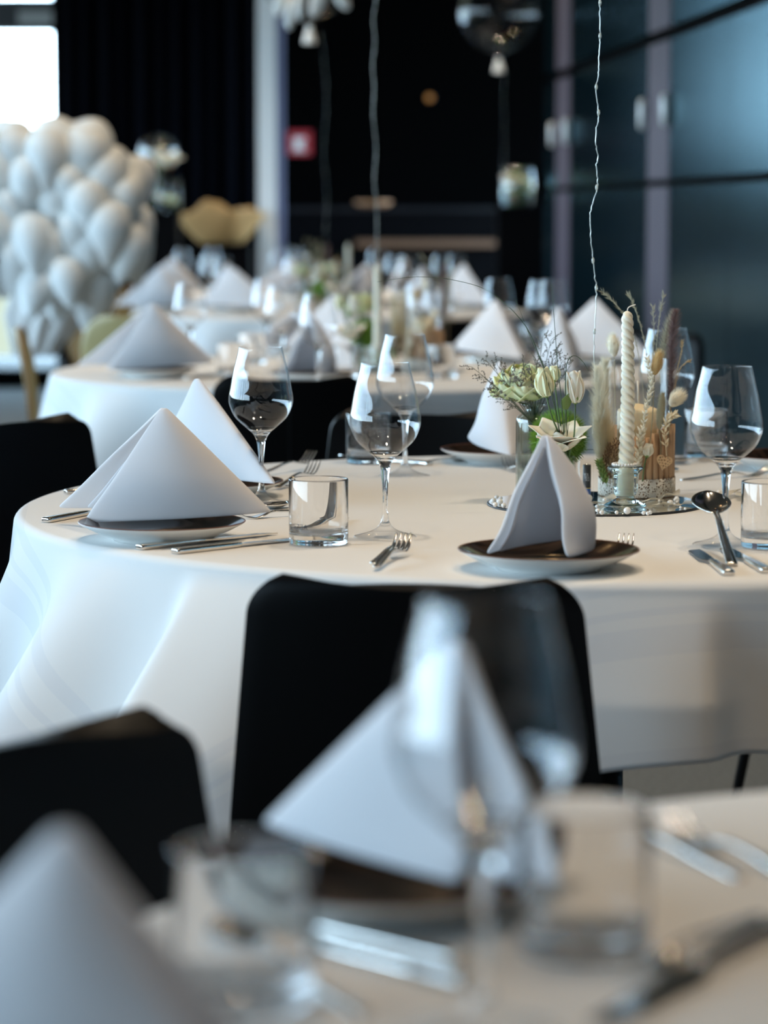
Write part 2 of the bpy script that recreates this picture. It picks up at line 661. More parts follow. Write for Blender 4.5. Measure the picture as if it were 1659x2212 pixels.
struct('wall_front', bm, ceil_m)


# ------------------------------------------------------------------ ceiling downlights
def downlight(x, y, label, power=1.0):
    t = thing('ceiling_downlight', label, 'ceiling light', (x, y, 3.3), 0, 'ceiling downlights above the tables')
    obj('housing', lathe([(0.065, 0.0), (0.065, -0.02), (0.052, -0.02), (0.045, -0.004), (0.0, -0.004)], 24), leg_black, t)
    obj('bulb', lathe([(0.0, -0.014), (0.030, -0.012), (0.034, -0.006), (0.0, -0.005)], 20), bulb_m, t)
    l = bpy.data.lights.new('downlight_beam', 'SPOT')
    l.energy = WARM * power
    l.color = (1.0, 0.82, 0.60)
    l.spot_size = R(96)
    l.spot_blend = 0.8
    l.shadow_soft_size = 0.05
    lo = bpy.data.objects.new('downlight_beam', l)
    C.objects.link(lo)
    lo.parent = t
    lo.location = (0, 0, -0.03)
    return t


for x, y in ((0.1, 0.85), (0.8, 1.35), (-0.35, 2.2), (0.95, 2.35), (-0.15, 3.5), (0.65, 4.0), (-0.45, 6.8), (0.4, 7.3), (-0.6, 11.0), (0.2, 11.5), (-0.7, 13.4), (-0.2, 13.8), (-1.10, 14.35), (0.55, 14.1), (-0.75, 8.7)):  # pair before the sharp table and last one by the balloons: added fill
    downlight(x, y, power=0.12 if y < 2 else 0.5 if y < 3 else 0.9 if y < 4.5 else 1.0, label='unseen round recessed warm ceiling downlight')


# ------------------------------------------------------------------ tables and cloths
TZ = 0.75
RT = 0.81


def cloth_mesh(seed, H=0.99, rot=0.0, flare=0.16, extra=(), wav=1.0):
    """square cloth on a round table: shallow hem at the middle of each side, long hanging corners"""
    rnd = random.Random(seed)
    ph = [rnd.uniform(0, 2 * PI) for _ in range(6)]
    bm = bmesh.new()
    uvl = bm.loops.layers.uv.new('flat')
    NA, NL = 540, 36
    rnd_r = 0.012
    rings, flat = [], []
    top_r = [0.0, 0.2, 0.4, 0.6, 0.72, RT - rnd_r]
    for r in top_r[1:]:
        ring = []
        for k in range(NA):
            a = 2 * PI * k / NA
            v = bm.verts.new((r * math.cos(a), r * math.sin(a), TZ))
            ring.append(v)
            flat.append((r, a))
        rings.append(ring)
    for j in range(1, NL + 1):
        q = j / NL
        ring = []
        for k in range(NA):
            a = 2 * PI * k / NA
            b = a - rot
            lm = H / max(abs(math.cos(b)), abs(math.sin(b))) - RT + 0.012
            l = rnd_r * 1.57 * min(1, q * 6) + (lm - rnd_r) * max(0, q - 1 / 6) * 1.2
            cw = max(0.0, min(1.0, (lm - 0.22) / 0.36))
            if l < rnd_r * 1.57:
                w = l / rnd_r
                r, z = RT - rnd_r + rnd_r * math.sin(w), TZ - rnd_r * (1 - math.cos(w))
            else:
                d = l - rnd_r * 1.57
                amp = min(d, 0.5)
                f = wav * (0.5 + 0.9 * cw) * (0.075 * math.sin(11 * a + ph[0]) + 0.040 * math.sin(19 * a + ph[1]) + 0.04 * math.sin(7 * a + ph[2])) * amp ** 0.9 * 2.6
                f += 0.012 * math.sin(34 * a + ph[3]) * amp
                r = RT + flare * d * (0.5 + 0.8 * cw) + f
                for a0, wa, wb_, h_, dd_ in extra:
                    da = (a - a0 + PI) % (2 * PI) - PI
                    # a ridge with its own width on each side
                    r += h_ * min(1, d / dd_) * (math.exp(-(da / wa) ** 2) if da < 0 else math.exp(-(da / wb_) ** 2))
                z = TZ - rnd_r - d * (0.985 - 0.05 * cw)
            ring.append(bm.verts.new((r * math.cos(a), r * math.sin(a), z)))
            flat.append((RT - rnd_r + l, a))
        rings.append(ring)
    bm.verts.index_update()
    cv = bm.verts.new((0, 0, TZ))
    faces = []
    for k in range(NA):
        faces.append(bm.faces.new((cv, rings[0][k], rings[0][(k + 1) % NA])))
    for i in range(len(rings) - 1):
        for k in range(NA):
            k2 = (k + 1) % NA
            faces.append(bm.faces.new((rings[i][k], rings[i + 1][k], rings[i + 1][k2], rings[i][k2])))
    bm.verts.index_update()
    for f in bm.faces:
        for lp in f.loops:
            i = lp.vert.index
            if i >= len(flat):
                lp[uvl].uv = (0, 0)
            else:
                r, a = flat[i]
                lp[uvl].uv = (r * math.cos(a - rot) / H, r * math.sin(a - rot) / H)
    return bm


def table(cx, cy, label, cloth_label, seed, rot=0.0, flare=0.16, extra=(), wav=1.0):
    t = thing('round_table', label, 'table', (cx, cy, 0), 0, 'round banquet tables')
    obj('tabletop', lathe([(0, TZ - 0.035), (RT - 0.02, TZ - 0.035), (RT - 0.016, TZ - 0.02), (RT - 0.02, TZ - 0.004), (0, TZ - 0.004)], 96), leg_black, t)
    obj('pedestal', lathe([(0, 0.03), (0.05, 0.03), (0.045, 0.1), (0.04, TZ - 0.035), (0, TZ - 0.035)], 24), leg_black, t)
    for k in range(4):
        bm = bmesh.new()
        a = PI / 4 + k * PI / 2
        tube(bm, [(0.03 * math.cos(a), 0.03 * math.sin(a), 0.06), (0.36 * math.cos(a), 0.36 * math.sin(a), 0.02)], [0.022, 0.016], 8)
        obj('leg', bm, leg_black, t)
    c = obj('tablecloth', cloth_mesh(seed, rot=rot, flare=flare, extra=extra, wav=wav), linen, mods=[('SOLIDIFY', {'thickness': 0.0012, 'offset': 1.0})])
    c.location = (cx, cy, 0)
    tag(c, cloth_label, 'tablecloth', 'white tablecloths')
    return V((cx, cy, 0))


T1 = table(0.297, 3.82, 'round table under the white cloth with the twisted candle centrepiece',
           'white tablecloth in sharp focus under the twisted candle, hanging in folds behind the black chair', 3, rot=R(6), flare=0.22, wav=0.25,
           extra=((R(-86.3), 0.20, 0.04, 0.045, 0.12), (R(215.5), 0.09, 0.12, 0.155, 0.24), (R(231), 0.025, 0.22, 0.12, 0.20), (R(198), 0.07, 0.07, 0.06, 0.2), (R(-50), 0.2, 0.1, 0.05, 0.2)))
T0 = table(0.55, 1.165, 'round table in the blurred foreground at the bottom of the photo',
           'blurred white tablecloth nearest the camera, under the out of focus glasses', 5, rot=R(48))
T2 = table(-0.05, 7.07, 'round table behind the in-focus table, second row',
           'white tablecloth of the second table, hanging in soft blue folds on the left', 11, rot=R(8), flare=0.28)
T3 = table(-0.22, 11.2, 'round table in the third row with many blurred glasses',
           'pale blurred tablecloth of the third table, behind the green and cream flowers', 13, rot=R(30))
T4 = table(-0.45, 13.6, 'round table farthest from the camera, before the black curtain',
           'farthest white tablecloth, only its rim showing between napkins', 17, rot=R(12))

# ------------------------------------------------------------------ wine glass, tumbler, plate
BOWL = [(0.0056, 0.086), (0.0072, 0.0925), (0.0117, 0.1006), (0.0212, 0.109), (0.034, 0.1206), (0.0397, 0.129), (0.0443, 0.1406), (0.0453, 0.1476),
        (0.0447, 0.156), (0.0433, 0.163), (0.0394, 0.185), (0.0338, 0.2076), (0.0306, 0.2217)]


def bowl_bm():
    outer = smooth_profile(BOWL, 4)
    tail = [p for p in outer]
    inner = []
    for i, (r, z) in enumerate(tail):
        a, c = tail[max(i - 1, 0)], tail[min(i + 1, len(tail) - 1)]
        n = V((c[1] - a[1], -(c[0] - a[0]))).normalized()
        if z > 0.102:
            inner.append((max(0.001, r - n.x * 0.0011), z - n.y * 0.0011))
    rim = [(0.03045, 0.22205), (0.0301, 0.2223), (0.02975, 0.2220)]
    inner = [p for p in inner if p[1] < 0.2212][::-1] + [(0.006, 0.1005), (0.0, 0.0995)]
    return lathe(outer + rim + inner, 64)


def stem_bm():
    return lathe(smooth_profile([(0.0090, 0.0145), (0.0058, 0.020), (0.0042, 0.028), (0.0034, 0.040), (0.0033, 0.055), (0.0042, 0.072), (0.0056, 0.086)], 4), 32)


def foot_bm():
    return lathe([(0, 0.0005), (0.030, 0.0006), (0.0385, 0.0006), (0.0400, 0.0011), (0.0400, 0.0019), (0.0385, 0.0026)] +
                 smooth_profile([(0.0385, 0.0026), (0.030, 0.0046), (0.020, 0.0076), (0.013, 0.0110), (0.0090, 0.0145)], 4)[1:], 48)


wg = thing('wine_glass', 'x', 'wine glass')
bm = bowl_bm()
for f in bm.faces:
    f.material_index = 1 if f.calc_center_median().z > 0.108 else 0
obj('bowl', bm, [glass_m, film], wg)
obj('stem', stem_bm(), glass_m, wg)
obj('foot', foot_bm(), film, wg)
used = set()


def place(src, loc, rotz, label, group=None):
    """the first call moves the built thing itself, later calls copy it with its parts"""
    if src.name in used:
        return dup(src, loc, rotz, label, group)
    used.add(src.name)
    src.location = loc
    src.rotation_euler = (0, 0, rotz)
    src['label'] = label
    if group:
        src['group'] = group
    return src


def glass_rim(x, y, label, group):
    p = P(x, y, TZ + 0.222)
    return place(wg, (p.x, p.y, TZ + 0.0005), 0, label, group)


def text_mesh(s, size, bm_target=None):
    cu_ = bpy.data.curves.new('lettering', 'FONT')
    cu_.body = s
    cu_.size = size
    cu_.align_x = 'CENTER'
    cu_.align_y = 'CENTER'
    cu_.resolution_u = 2
    o = bpy.data.objects.new('lettering', cu_)
    C.objects.link(o)
    dg = bpy.context.evaluated_depsgraph_get()
    me = bpy.data.meshes.new_from_object(o.evaluated_get(dg))
    bpy.data.objects.remove(o)
    bm = bmesh.new()
    bm.from_mesh(me)
    bpy.data.meshes.remove(me)
    return bm


def tumbler_lettering():
    bm = text_mesh('MEZZA', 0.0088)
    bmesh.ops.subdivide_edges(bm, edges=[e for e in bm.edges if e.calc_length() > 0.002], cuts=2)
    r = 0.03705
    for v in bm.verts:
        a = v.co.x / r - PI / 2
        v.co = V((r * math.cos(a), r * math.sin(a), 0.0255 + v.co.y))
    return bm


tb = thing('tumbler', 'x', 'water glass')
bm = lathe([(0, 0.0006), (0.030, 0.0006), (0.0345, 0.0012), (0.0363, 0.0032), (0.0367, 0.006), (0.0368, 0.0165), (0.0368, 0.03), (0.0369, 0.0815), (0.0366, 0.0826),
                   (0.0360, 0.0829), (0.0354, 0.0825), (0.0352, 0.081), (0.0349, 0.03), (0.0345, 0.0185), (0.0330, 0.0153), (0.0290, 0.0138), (0.012, 0.0132), (0, 0.0131)], 64)
for f in bm.faces:
    f.material_index = 1 if f.calc_center_median().z > 0.017 else 0
obj('body', bm, [glass_m, glass_m], tb)
obj('printed_lettering', tumbler_lettering(), black_print, tb, False)

PLATE_OUT = [(0, 0.004), (0.052, 0.004), (0.056, 0.0006), (0.060, 0.0006), (0.063, 0.004), (0.078, 0.010), (0.094, 0.0175), (0.1035, 0.0225), (0.1052, 0.0242)]
PLATE_RIM = [(0.1052, 0.0242), (0.1050, 0.0252), (0.1042, 0.0254), (0.1030, 0.0248)]
PLATE_IN = [(0.1030, 0.0248), (0.094, 0.0212), (0.080, 0.0150), (0.066, 0.0100), (0.052, 0.0078), (0.03, 0.0072), (0, 0.0070)]
pl = thing('dinner_plate', 'x', 'plate')
obj('white_underside', lathe(PLATE_OUT, 80), china, pl)
o = obj('brown_rim', lathe(PLATE_RIM, 80), rim_m, pl)
o = obj('dark_glazed_face', lathe(PLATE_IN, 80), glaze, pl)


# ------------------------------------------------------------------ folded napkins
def napkin(name, label, loc, A, Bk, FL, FR, bl=0.02, br=0.02, group=None, rotz=0.0):
    """a square napkin folded into a standing tent: apex A, closed back corner Bk, two open front corners"""
    A, Bk, FL, FR = V(A), V(Bk), V(FL), V(FR)

    def panel(k, shrink, name, parent):
        n, m = 14, 14
        bm = bmesh.new()
        AA = A - V((0, 0, (1 - shrink) * 0.10))
        rows_ = []
        for j in range(m + 1):
            v = j / m * 0.985
            row = []
            for i in range(-n, n + 1):
                u = abs(i) / n
                F = FL if i < 0 else FR
                bu = bl if i < 0 else br
                c = (FL + FR) / 2
                Fs = Bk.lerp(F, shrink) if shrink < 1 else F
                # round the closed corner
                uu = math.sqrt(u * u + 0.006) - 0.0774
                uu /= math.sqrt(1.006) - 0.0774
                base = Bk.lerp(Fs, uu)
                side = (F - (FL if F is FR else FR)).normalized()
                side.z = 0
                base = base + side * bu * math.sin(PI * u) * (1 if shrink == 1 else 0.55)
                p = base.lerp(AA, v)
                # cloth bellies out a little and its front edge rolls
                p = p + side * (bu * 0.6 * math.sin(PI * u) * math.sin(PI * v) + 0.004 * math.sin(3.0 * PI * v + i * 0.2) * u * (1 - v))
                row.append(bm.verts.new(p))
            rows_.append(row)
        for j in range(m):
            for i in range(2 * n):
                bm.faces.new((rows_[j][i], rows_[j][i + 1], rows_[j + 1][i + 1], rows_[j + 1][i]))
        return obj(name, bm, napkin_m, parent, mods=[('SOLIDIFY', {'thickness': 0.0052 if shrink == 1 else 0.003, 'offset': 0.0, 'use_even_offset': False}), ('SUBSURF', {'levels': 1, 'render_levels': 2})])

    t = thing('folded_napkin', label, 'napkin', loc, rotz, group)
    panel(0, 1.0, 'outer_fold', t)
    panel(1, 0.86, 'inner_fold', t)
    return t


def napkin_w(label, origin, A, Bk, FL, FR, bl, br, group):
    o = V(origin)
    return napkin('folded_napkin', label, o, V(A) - o, V(Bk) - o, V(FL) - o, V(FR) - o, bl, br, group)


GN = 'napkins folded into tents'
GP = 'dark glazed plates under the napkins'
GG = 'wine glasses on the tables'
GT = 'water tumblers on the tables'

# plates of the sharp table
p1 = P(350, 1130, 0.772); p2 = P(455, 1042, 0.772); p3 = P(1185, 1190, 0.772); p4 = P(1090, 972, 0.772)
place(pl, (p1.x, p1.y, TZ), 0.3, 'dark plate under the large napkin at the left edge of the sharp table', GP)
place(pl, (p2.x, p2.y, TZ), 1.3, 'plate mostly hidden under the bright white napkin behind the large left napkin', GP)
place(pl, (p3.x, p3.y, TZ), 2.0, 'dark plate with white underside under the napkin standing before the black chair', GP)
place(pl, (p4.x, p4.y, TZ), 0.9, 'plate under the napkin left of the ribbed flower bottle', GP)
p6 = P(1712, 985, 0.772)
place(pl, (p6.x, p6.y, TZ), 0.2, 'plate cut by the right edge of the photo, behind the right wine glass', GP)

# napkin 1: side view, closed corner to the right
Y1 = p1.y
napkin_w('large white napkin tent on the plate at the left front of the sharp table', (p1.x, p1.y, TZ + 0.02),
         PY(352, 878, Y1 + 0.03), P(588, 1106, 0.784), P(178, 1130, 0.768), P(120, 1098, 0.772), 0.022, 0.015, GN)
napkin_w('bright white napkin tent directly behind the large left one, sunlit face', (p2.x, p2.y, TZ + 0.02),
         PY(425, 814, p2.y + 0.02), P(596, 1046, 0.782), P(326, 1012, 0.775), P(392, 1000, 0.776), 0.016, 0.02, GN)
napkin_w('napkin tent standing open towards the camera on the dark plate before the black chair', (p3.x, p3.y, TZ + 0.02),
         PY(1178, 936, p3.y + 0.015), P(1232, 1165, 0.775), P(1228, 1206, 0.770), P(1052, 1198, 0.771), 0.030, 0.012, GN)
napkin_w('white napkin tent left of the ribbed flower bottle, bright left face', (p4.x, p4.y, TZ + 0.02),
         PY(1080, 778, p4.y), P(1104, 984, 0.775), P(1150, 955, 0.780), P(1012, 945, 0.790), 0.016, 0.016, GN)

# glasses and tumblers of the sharp table
glass_rim(832, 784, 'wine glass in sharp focus standing at the middle of the picture', GG)
glass_rim(563, 750.6, 'wine glass behind the large left napkin, before a black chair', GG)
glass_rim(875, 722.5, 'wine glass seen partly through the central wine glass, behind it', GG)
glass_rim(1571, 792, 'wine glass at the right edge behind the big spoon', GG)
glass_rim(1442, 710, 'wine glass half hidden behind the dried flower vase', GG)


def tumbler_at(x, y, rot, label):
    p = P(x, y, TZ + 0.083)
    return place(tb, (p.x, p.y, TZ + 0.0005), rot, label, GT)


tumbler_at(688, 1034, R(-42), 'tumbler in sharp focus left of the central wine glass, reading MEZZA')
tumbler_at(796, 893, R(165), 'tumbler behind the bowl of the central wine glass')
tumbler_at(1667, 1040, R(60), 'tumbler cut by the right edge of the photo, beside the right wine glass')
tumbler_at(1526, 884, R(170), 'tumbler behind the right wine glass')


# ------------------------------------------------------------------ cutlery
def loft(bm, secs, n=10):
    """rounded-rectangle sections (x, z, half width, half thickness) along +x"""
    rings = []
    for x, z, w, h in secs:
        ring = []
        for k in range(n):
            a = 2 * PI * (k + 0.5) / n
            c, s = math.cos(a), math.sin(a)
            c = math.copysign(abs(c) ** 0.55, c)
            s = math.copysign(abs(s) ** 0.55, s)
            ring.append(bm.verts.new((x, c * w, z + s * h)))
        rings.append(ring)
    for i in range(len(rings) - 1):
        for k in range(n):
            k2 = (k + 1) % n
            bm.faces.new((rings[i][k], rings[i][k2], rings[i + 1][k2], rings[i + 1][k]))
    bm.faces.new(rings[0][::-1])
    bm.faces.new(rings[-1])
    return bm


def handle_bm(L, z0=0.0025, z1=0.011):
    return loft(bmesh.new(), smooth_profile([(0.0, z0, 0.0035, 0.0009), (0.0015, z0, 0.0052, 0.0016), (0.008, z0, 0.0056, 0.0022), (0.05 * L / 0.12, z0 + 0.003, 0.0046, 0.0022),
                                             (0.09 * L / 0.12, (z0 + z1) / 2 + 0.003, 0.0034, 0.0020), (L, z1, 0.0030, 0.0017)], 3))


fork = thing('fork', 'x', 'fork')
obj('handle', handle_bm(0.118), steel, fork)
bm = bmesh.new()
loft(bm, smooth_profile([(0.118, 0.011, 0.0030, 0.0017), (0.128, 0.0095, 0.0045, 0.0015), (0.138, 0.0065, 0.0100, 0.0012), (0.150, 0.0034, 0.0122, 0.0011), (0.158, 0.0028, 0.0124, 0.0010)], 3), 12)
for k in range(4):
    y = -0.0104 + k * 0.00693
    pts = smooth_profile([(0.156, 0.0028, 0.0017, 0.0011), (0.170, 0.0046, 0.0016, 0.0010), (0.185, 0.0110, 0.0014, 0.0009), (0.200, 0.0215, 0.0006, 0.0005)], 4)
    b0 = len(bm.verts)
    loft(bm, pts, 6)
    bm.verts.ensure_lookup_table()
    for v in bm.verts[b0:]:
        v.co.y += y
obj('tines', bm, steel, fork)

spoon = thing('spoon', 'x', 'spoon')
obj('handle', handle_bm(0.135), steel, spoon)
bm = bmesh.new()
NU, NV = 20, 9
rows_ = []
for i in range(NU + 1):
    u = i / NU
    x = 0.128 + 0.072 * u
    w = 0.0205 * (math.sin(PI * min(1, u * 0.985 + 0.012)) ** 0.62) * (0.86 + 0.20 * u)
    w = max(w, 0.0029) if u < 0.1 else w
    dep = 0.009 * math.sin(PI * u) ** 0.8
    base = 0.0112 - 0.001 * u
    row = []
    for j in range(NV + 1):
        s = -1 + 2 * j / NV
        row.append(bm.verts.new((x, w * s, base - dep * (1 - s * s))))
    rows_.append(row)
for i in range(NU):
    for j in range(NV):
        bm.faces.new((rows_[i][j], rows_[i + 1][j], rows_[i + 1][j + 1], rows_[i][j + 1]))
bmesh.ops.remove_doubles(bm, verts=bm.verts, dist=1e-6)
obj('bowl', bm, steel, spoon, mods=[('SOLIDIFY', {'thickness': 0.0011, 'offset': -1.0})])

knife = thing('table_knife', 'x', 'knife')
obj('handle', loft(bmesh.new(), smooth_profile([(0, 0.0045, 0.0040, 0.0022), (0.0015, 0.0045, 0.0070, 0.0036), (0.01, 0.0045, 0.0076, 0.0040), (0.06, 0.0045, 0.0066, 0.0038), (0.095, 0.0045, 0.0058, 0.0034), (0.104, 0.0045, 0.0045, 0.0028)], 3), 12), steel, knife)
bm = bmesh.new()
top_, bot_ = [], []
for i in range(17):
    u = i / 16
    x = 0.103 + 0.122 * u
    yb = -0.0045 - 0.0015 * math.sin(PI * u)
    ye = 0.0045 + 0.0085 * min(1, u * 6) - 0.002 * u
    if u > 0.8:
        q = (u - 0.8) / 0.2
        ye = yb + (ye - yb) * math.sqrt(max(0, 1 - q ** 2.2)) + 0.0002
    zz = 0.0045 - 0.001 * u
    top_.append((bm.verts.new((x, yb, zz + 0.0011)), bm.verts.new((x, ye, zz + 0.0002))))
    bot_.append((bm.verts.new((x, yb, zz - 0.0011)), bm.verts.new((x, ye, zz - 0.0002))))
for i in range(16):
    bm.faces.new((top_[i][0], top_[i + 1][0], top_[i + 1][1], top_[i][1]))
    bm.faces.new((bot_[i][1], bot_[i + 1][1], bot_[i + 1][0], bot_[i][0]))
    bm.faces.new((bot_[i][0], bot_[i + 1][0], top_[i + 1][0], top_[i][0]))
    bm.faces.new((top_[i][1], top_[i + 1][1], bot_[i + 1][1], bot_[i][1]))
bm.faces.new((top_[0][0], top_[0][1], bot_[0][1], bot_[0][0]))
bm.faces.new((top_[-1][1], top_[-1][0], bot_[-1][0], bot_[-1][1]))
obj('blade', bm, steel, knife, smooth=False)

GC = 'steel cutlery on the sharp table'
Zc = TZ + 0.0004


def lay(src, x, y, x2, y2, label, group=GC, dz=0.0, pitch=0.0, scale=None, roll=0.0):
    """handle end at photo pixel (x, y), pointing to (x2, y2) on the cloth"""
    a, c = P(x, y, Zc), P(x2, y2, Zc)
    o = place(src, (a.x, a.y, Zc + dz), math.atan2(c.y - a.y, c.x - a.x), label, group)
    o.rotation_euler = (roll, -pitch, o.rotation_euler.z)
    if scale:
        o.scale = (scale,) * 3
    return o


lay(knife, 299, 1190, 640, 1152, 'table knife with the upper of two parallel handles before the left plate')
lay(knife, 376, 1199, 720, 1161, 'table knife with the lower of two parallel handles before the left plate')
lay(knife, 662, 1166, 775, 1110, 'knife whose blade tip shows right of the sharp tumbler')
lay(spoon, 742, 1085, 612, 1098, 'small spoon whose bowl shows at the left side of the sharp tumbler', scale=0.8)
lay(fork, 735, 1110, 588, 1119, 'dessert fork seen through the sharp tumbler', scale=0.85)
lay(fork, 813, 1236, 935, 1158, 'front fork of the crossed pair under the central wine glass', dz=0.0042, pitch=R(0.6))
lay(fork, 806, 1220, 915, 1158, 'rear fork of the crossed pair under the central wine glass')
lay(knife, 98, 1131, 240, 1105, 'knife handle sticking out left of the large napkin')
lay(knife, 140, 1069, 290, 1062, 'knife handle on the left table edge above the large napkin')
lay(fork, 640, 1052, 548, 1066, 'fork lying beside the foot of the left wine glass', scale=0.9)
lay(fork, 560, 1033, 682, 1012, 'fork tilted behind the sharp tumbler, left one', dz=0.003, pitch=R(3))
lay(fork, 600, 1060, 748, 1018, 'fork tilted behind the sharp tumbler, right one', dz=0.003, pitch=R(3))
lay(spoon, 870, 1010, 946, 1002, 'spoon lying beside the foot of the rear wine glass', pitch=R(-1), scale=0.9)
lay(knife, 930, 1008, 858, 1001, 'dark reflecting knife behind the rear wine glass')
lay(fork, 1150, 1036, 1040, 992, 'fork at the foot of the plate beside the ribbed bottle', dz=0.002)
lay(spoon, 1582, 1226, 1498, 1148, 'big spoon with warm lamp reflections at the right front of the table', dz=0.0006, pitch=R(13), scale=1.2)
lay(knife, 1574, 1246, 1486, 1182, 'knife lying before the big spoon, handle towards the camera')
lay(knife, 1657, 1241, 1562, 1186, 'knife right of the big spoon, cut close to the right photo edge')
lay(fork, 1322, 1222, 1380, 1152, 'fork tip showing behind the right rim of the front plate')
lay(spoon, 1600, 996, 1482, 1003, 'spoon behind the right wine glass', pitch=R(1))
lay(knife, 1500, 998, 1659, 988, 'knife behind the right wine glass, reaching the right photo edge')
lay(fork, 1470, 1040, 1640, 1030, 'fork lying beyond the right tumbler')
lay(knife, 1460, 1022, 1400, 1012, 'knife beside the straw-wrapped vase')


# ------------------------------------------------------------------ chairs
def shell_profile(kind):
    if kind == 'black':
        return smooth_profile([(0.245, 0.448), (0.22, 0.460), (0.10, 0.458), (-0.06, 0.448), (-0.145, 0.462), (-0.185, 0.51), (-0.205, 0.58), (-0.222, 0.68), (-0.238, 0.79)], 5)
    return smooth_profile([(0.225, 0.43), (0.20, 0.445), (0.08, 0.446), (-0.06, 0.436), (-0.14, 0.448), (-0.175, 0.50), (-0.19, 0.57), (-0.205, 0.69), (-0.235, 0.82)], 5)


def half_width(kind, q, tail):
    """q 0 = seat front, 1 = top of the back"""
    if kind == 'black':
        w = 0.195 + 0.015 * min(1, q / 0.45) ** 3 if q < 0.45 else 0.210 + (0.166 - 0.210) * (q - 0.45) / 0.55
    else:
        w = 0.195 + 0.015 * math.sin(PI * min(1, q / 0.5)) - 0.085 * math.exp(-((q - 0.56) / 0.075) ** 2) - 0.03 * max(0, q - 0.85) / 0.15
    return w


def chair(kind, label):
    t = thing('dining_chair', label, 'chair')
    prof = shell_profile(kind)
    ln = [0]
    for i in range(1, len(prof)):
        ln.append(ln[-1] + math.hypot(prof[i][0] - prof[i - 1][0], prof[i][1] - prof[i - 1][1]))
    L = ln[-1]
    n = 16
    rc = 0.034 if kind == 'black' else 0.10
    # finer rows near both ends so the corners round
    qs = sorted(set([i / 60 for i in range(61)] + [1 - 0.004 * k for k in range(12)] + [0.004 * k for k in range(12)]))
    split = 0.53

    def point(q):
        d = q * L
        for i in range(1, len(ln)):
            if d <= ln[i] + 1e-9:
                f = (d - ln[i - 1]) / (ln[i] - ln[i - 1])
                return (prof[i - 1][0] + (prof[i][0] - prof[i - 1][0]) * f, prof[i - 1][1] + (prof[i][1] - prof[i - 1][1]) * f)
        return prof[-1]

    def part(name, q0, q1):
        bm = bmesh.new()
        rows_ = []
        for q in [x for x in qs if q0 - 1e-6 <= x <= q1 + 1e-6] + ([] if q1 in qs else [q1]):
            w = half_width(kind, q, 0)
            e = min(q, 1 - q) * L
            if e < rc:
                w = w - rc + math.sqrt(max(0.0, rc * rc - (rc - e) ** 2))
            y, z = point(q)
            row = []
            for i in range(n + 1):
                s = -1 + 2 * i / n
                back = max(0.0, (q - 0.5) / 0.5)
                row.append(bm.verts.new((w * s, y + 0.018 * back * s * s, z - 0.003 * back * (1 - s * s) * max(0, (q - 0.8) / 0.2) + 0.006 * (1 - back) * s * s)))
            rows_.append(row)
        for j in range(len(rows_) - 1):
            for i in range(n):
                bm.faces.new((rows_[j][i], rows_[j][i + 1], rows_[j + 1][i + 1], rows_[j + 1][i]))
        m_ = leather if kind == 'black' else gold_m
        th = 0.026 if kind == 'black' else 0.011
        return obj(name, bm, m_ if kind == 'black' else [gold_m, gold_edge], t,
                   mods=[('SOLIDIFY', {'thickness': th, 'offset': 0.0, 'material_offset_rim': 0 if kind == 'black' else 1})] +
                   ([('BEVEL', {'width': 0.009, 'segments': 3, 'limit_method': 'ANGLE', 'angle_limit': R(40)})] if kind == 'black' else []))
    part('seat', 0.0, split)
    bk = part('backrest', split, 1.0)
    if kind == 'black':
        # stitched seam down the middle of the back
        bm = bmesh.new()
        pts = []
        for k in range(20):
            q = 0.6 + 0.39 * k / 19
            y, z = point(q)
            pts.append((0.0, y - 0.0135, z - 0.005 * max(0, (q - 0.8) / 0.2)))
        tube(bm, pts, 0.0012, 6)
        obj('seam', bm, seam_m, bk)
    for sx in (-1, 1):
        for sy in (-1, 1):
            bm = bmesh.new()
            tube(bm, [(sx * 0.12, sy * 0.09, 0.425), (sx * 0.15, sy * 0.13, 0.40), (sx * 0.20, sy * 0.20, 0.0)], [0.011, 0.011, 0.009], 10)
            obj('leg', bm, leg_black if kind == 'black' else chrome, t)
    return t


blk = chair('black', 'x')
gld = chair('gold', 'x')
GB = 'black upholstered dining chairs'
GO = 'olive gold shell chairs'


def chair_at(src, x, y, face, label, group):
    """centre of the back's top edge at (x, y); face = direction the sitter looks, radians"""
    off = 0.235
    return place(src, (x + off * math.cos(face), y + off * math.sin(face), 0), face - PI / 2, label, group)


def face_to(x, y, T):
    return math.atan2(T.y - y, T.x - x)


chair_at(blk, 0.030, 2.72, R(83.5), 'black chair in the middle of the picture, back to the camera, before the sharp table', GB)
chair_at(blk, -0.27, 1.90, R(-41), 'black chair at lower left, blurred, its back turned to the long cloth folds', GB)
c = P(912, 893, 0.79)
chair_at(blk, c.x, c.y, R(-96), 'black chair on the far side of the sharp table, behind the rear tumbler', GB)
c = P(625, 818, 0.79)
chair_at(blk, c.x, c.y, R(92), 'black chair before the second table, seen behind the left wine glass', GB)
chair_at(blk, -0.73, 3.95, R(-8), 'black chair at the left picture edge beside the sharp table', GB)
chair_at(blk, -0.66, 4.85, R(-38), 'black chair behind the one at the left picture edge', GB)
chair_at(blk, 1.03, 5.10, R(-125), 'black chair at the right picture edge behind the right wine glass', GB)
c = P(960, 690, 0.79)
chair_at(blk, c.x, c.y, R(95), 'dark brown looking chair between second and third table', GB)
chair_at(blk, 0.85, 8.3, R(-140), 'dark chair right of the second table near the panel wall', GB)
chair_at(gld, -1.35, 11.7, R(-8), 'olive gold shell chair seen edge-on under the white balloons', GO)
chair_at(gld, -1.10, 12.35, R(-42), 'olive gold shell chair beside the napkins of the third table', GO)
chair_at(gld, -0.86, 8.95, R(58), 'low looking olive gold shell chair behind the blurred left napkin', GO)
chair_at(gld, -1.08, 8.0, R(4), 'shell chair with thin dark edge at the far left under the balloons', GO)


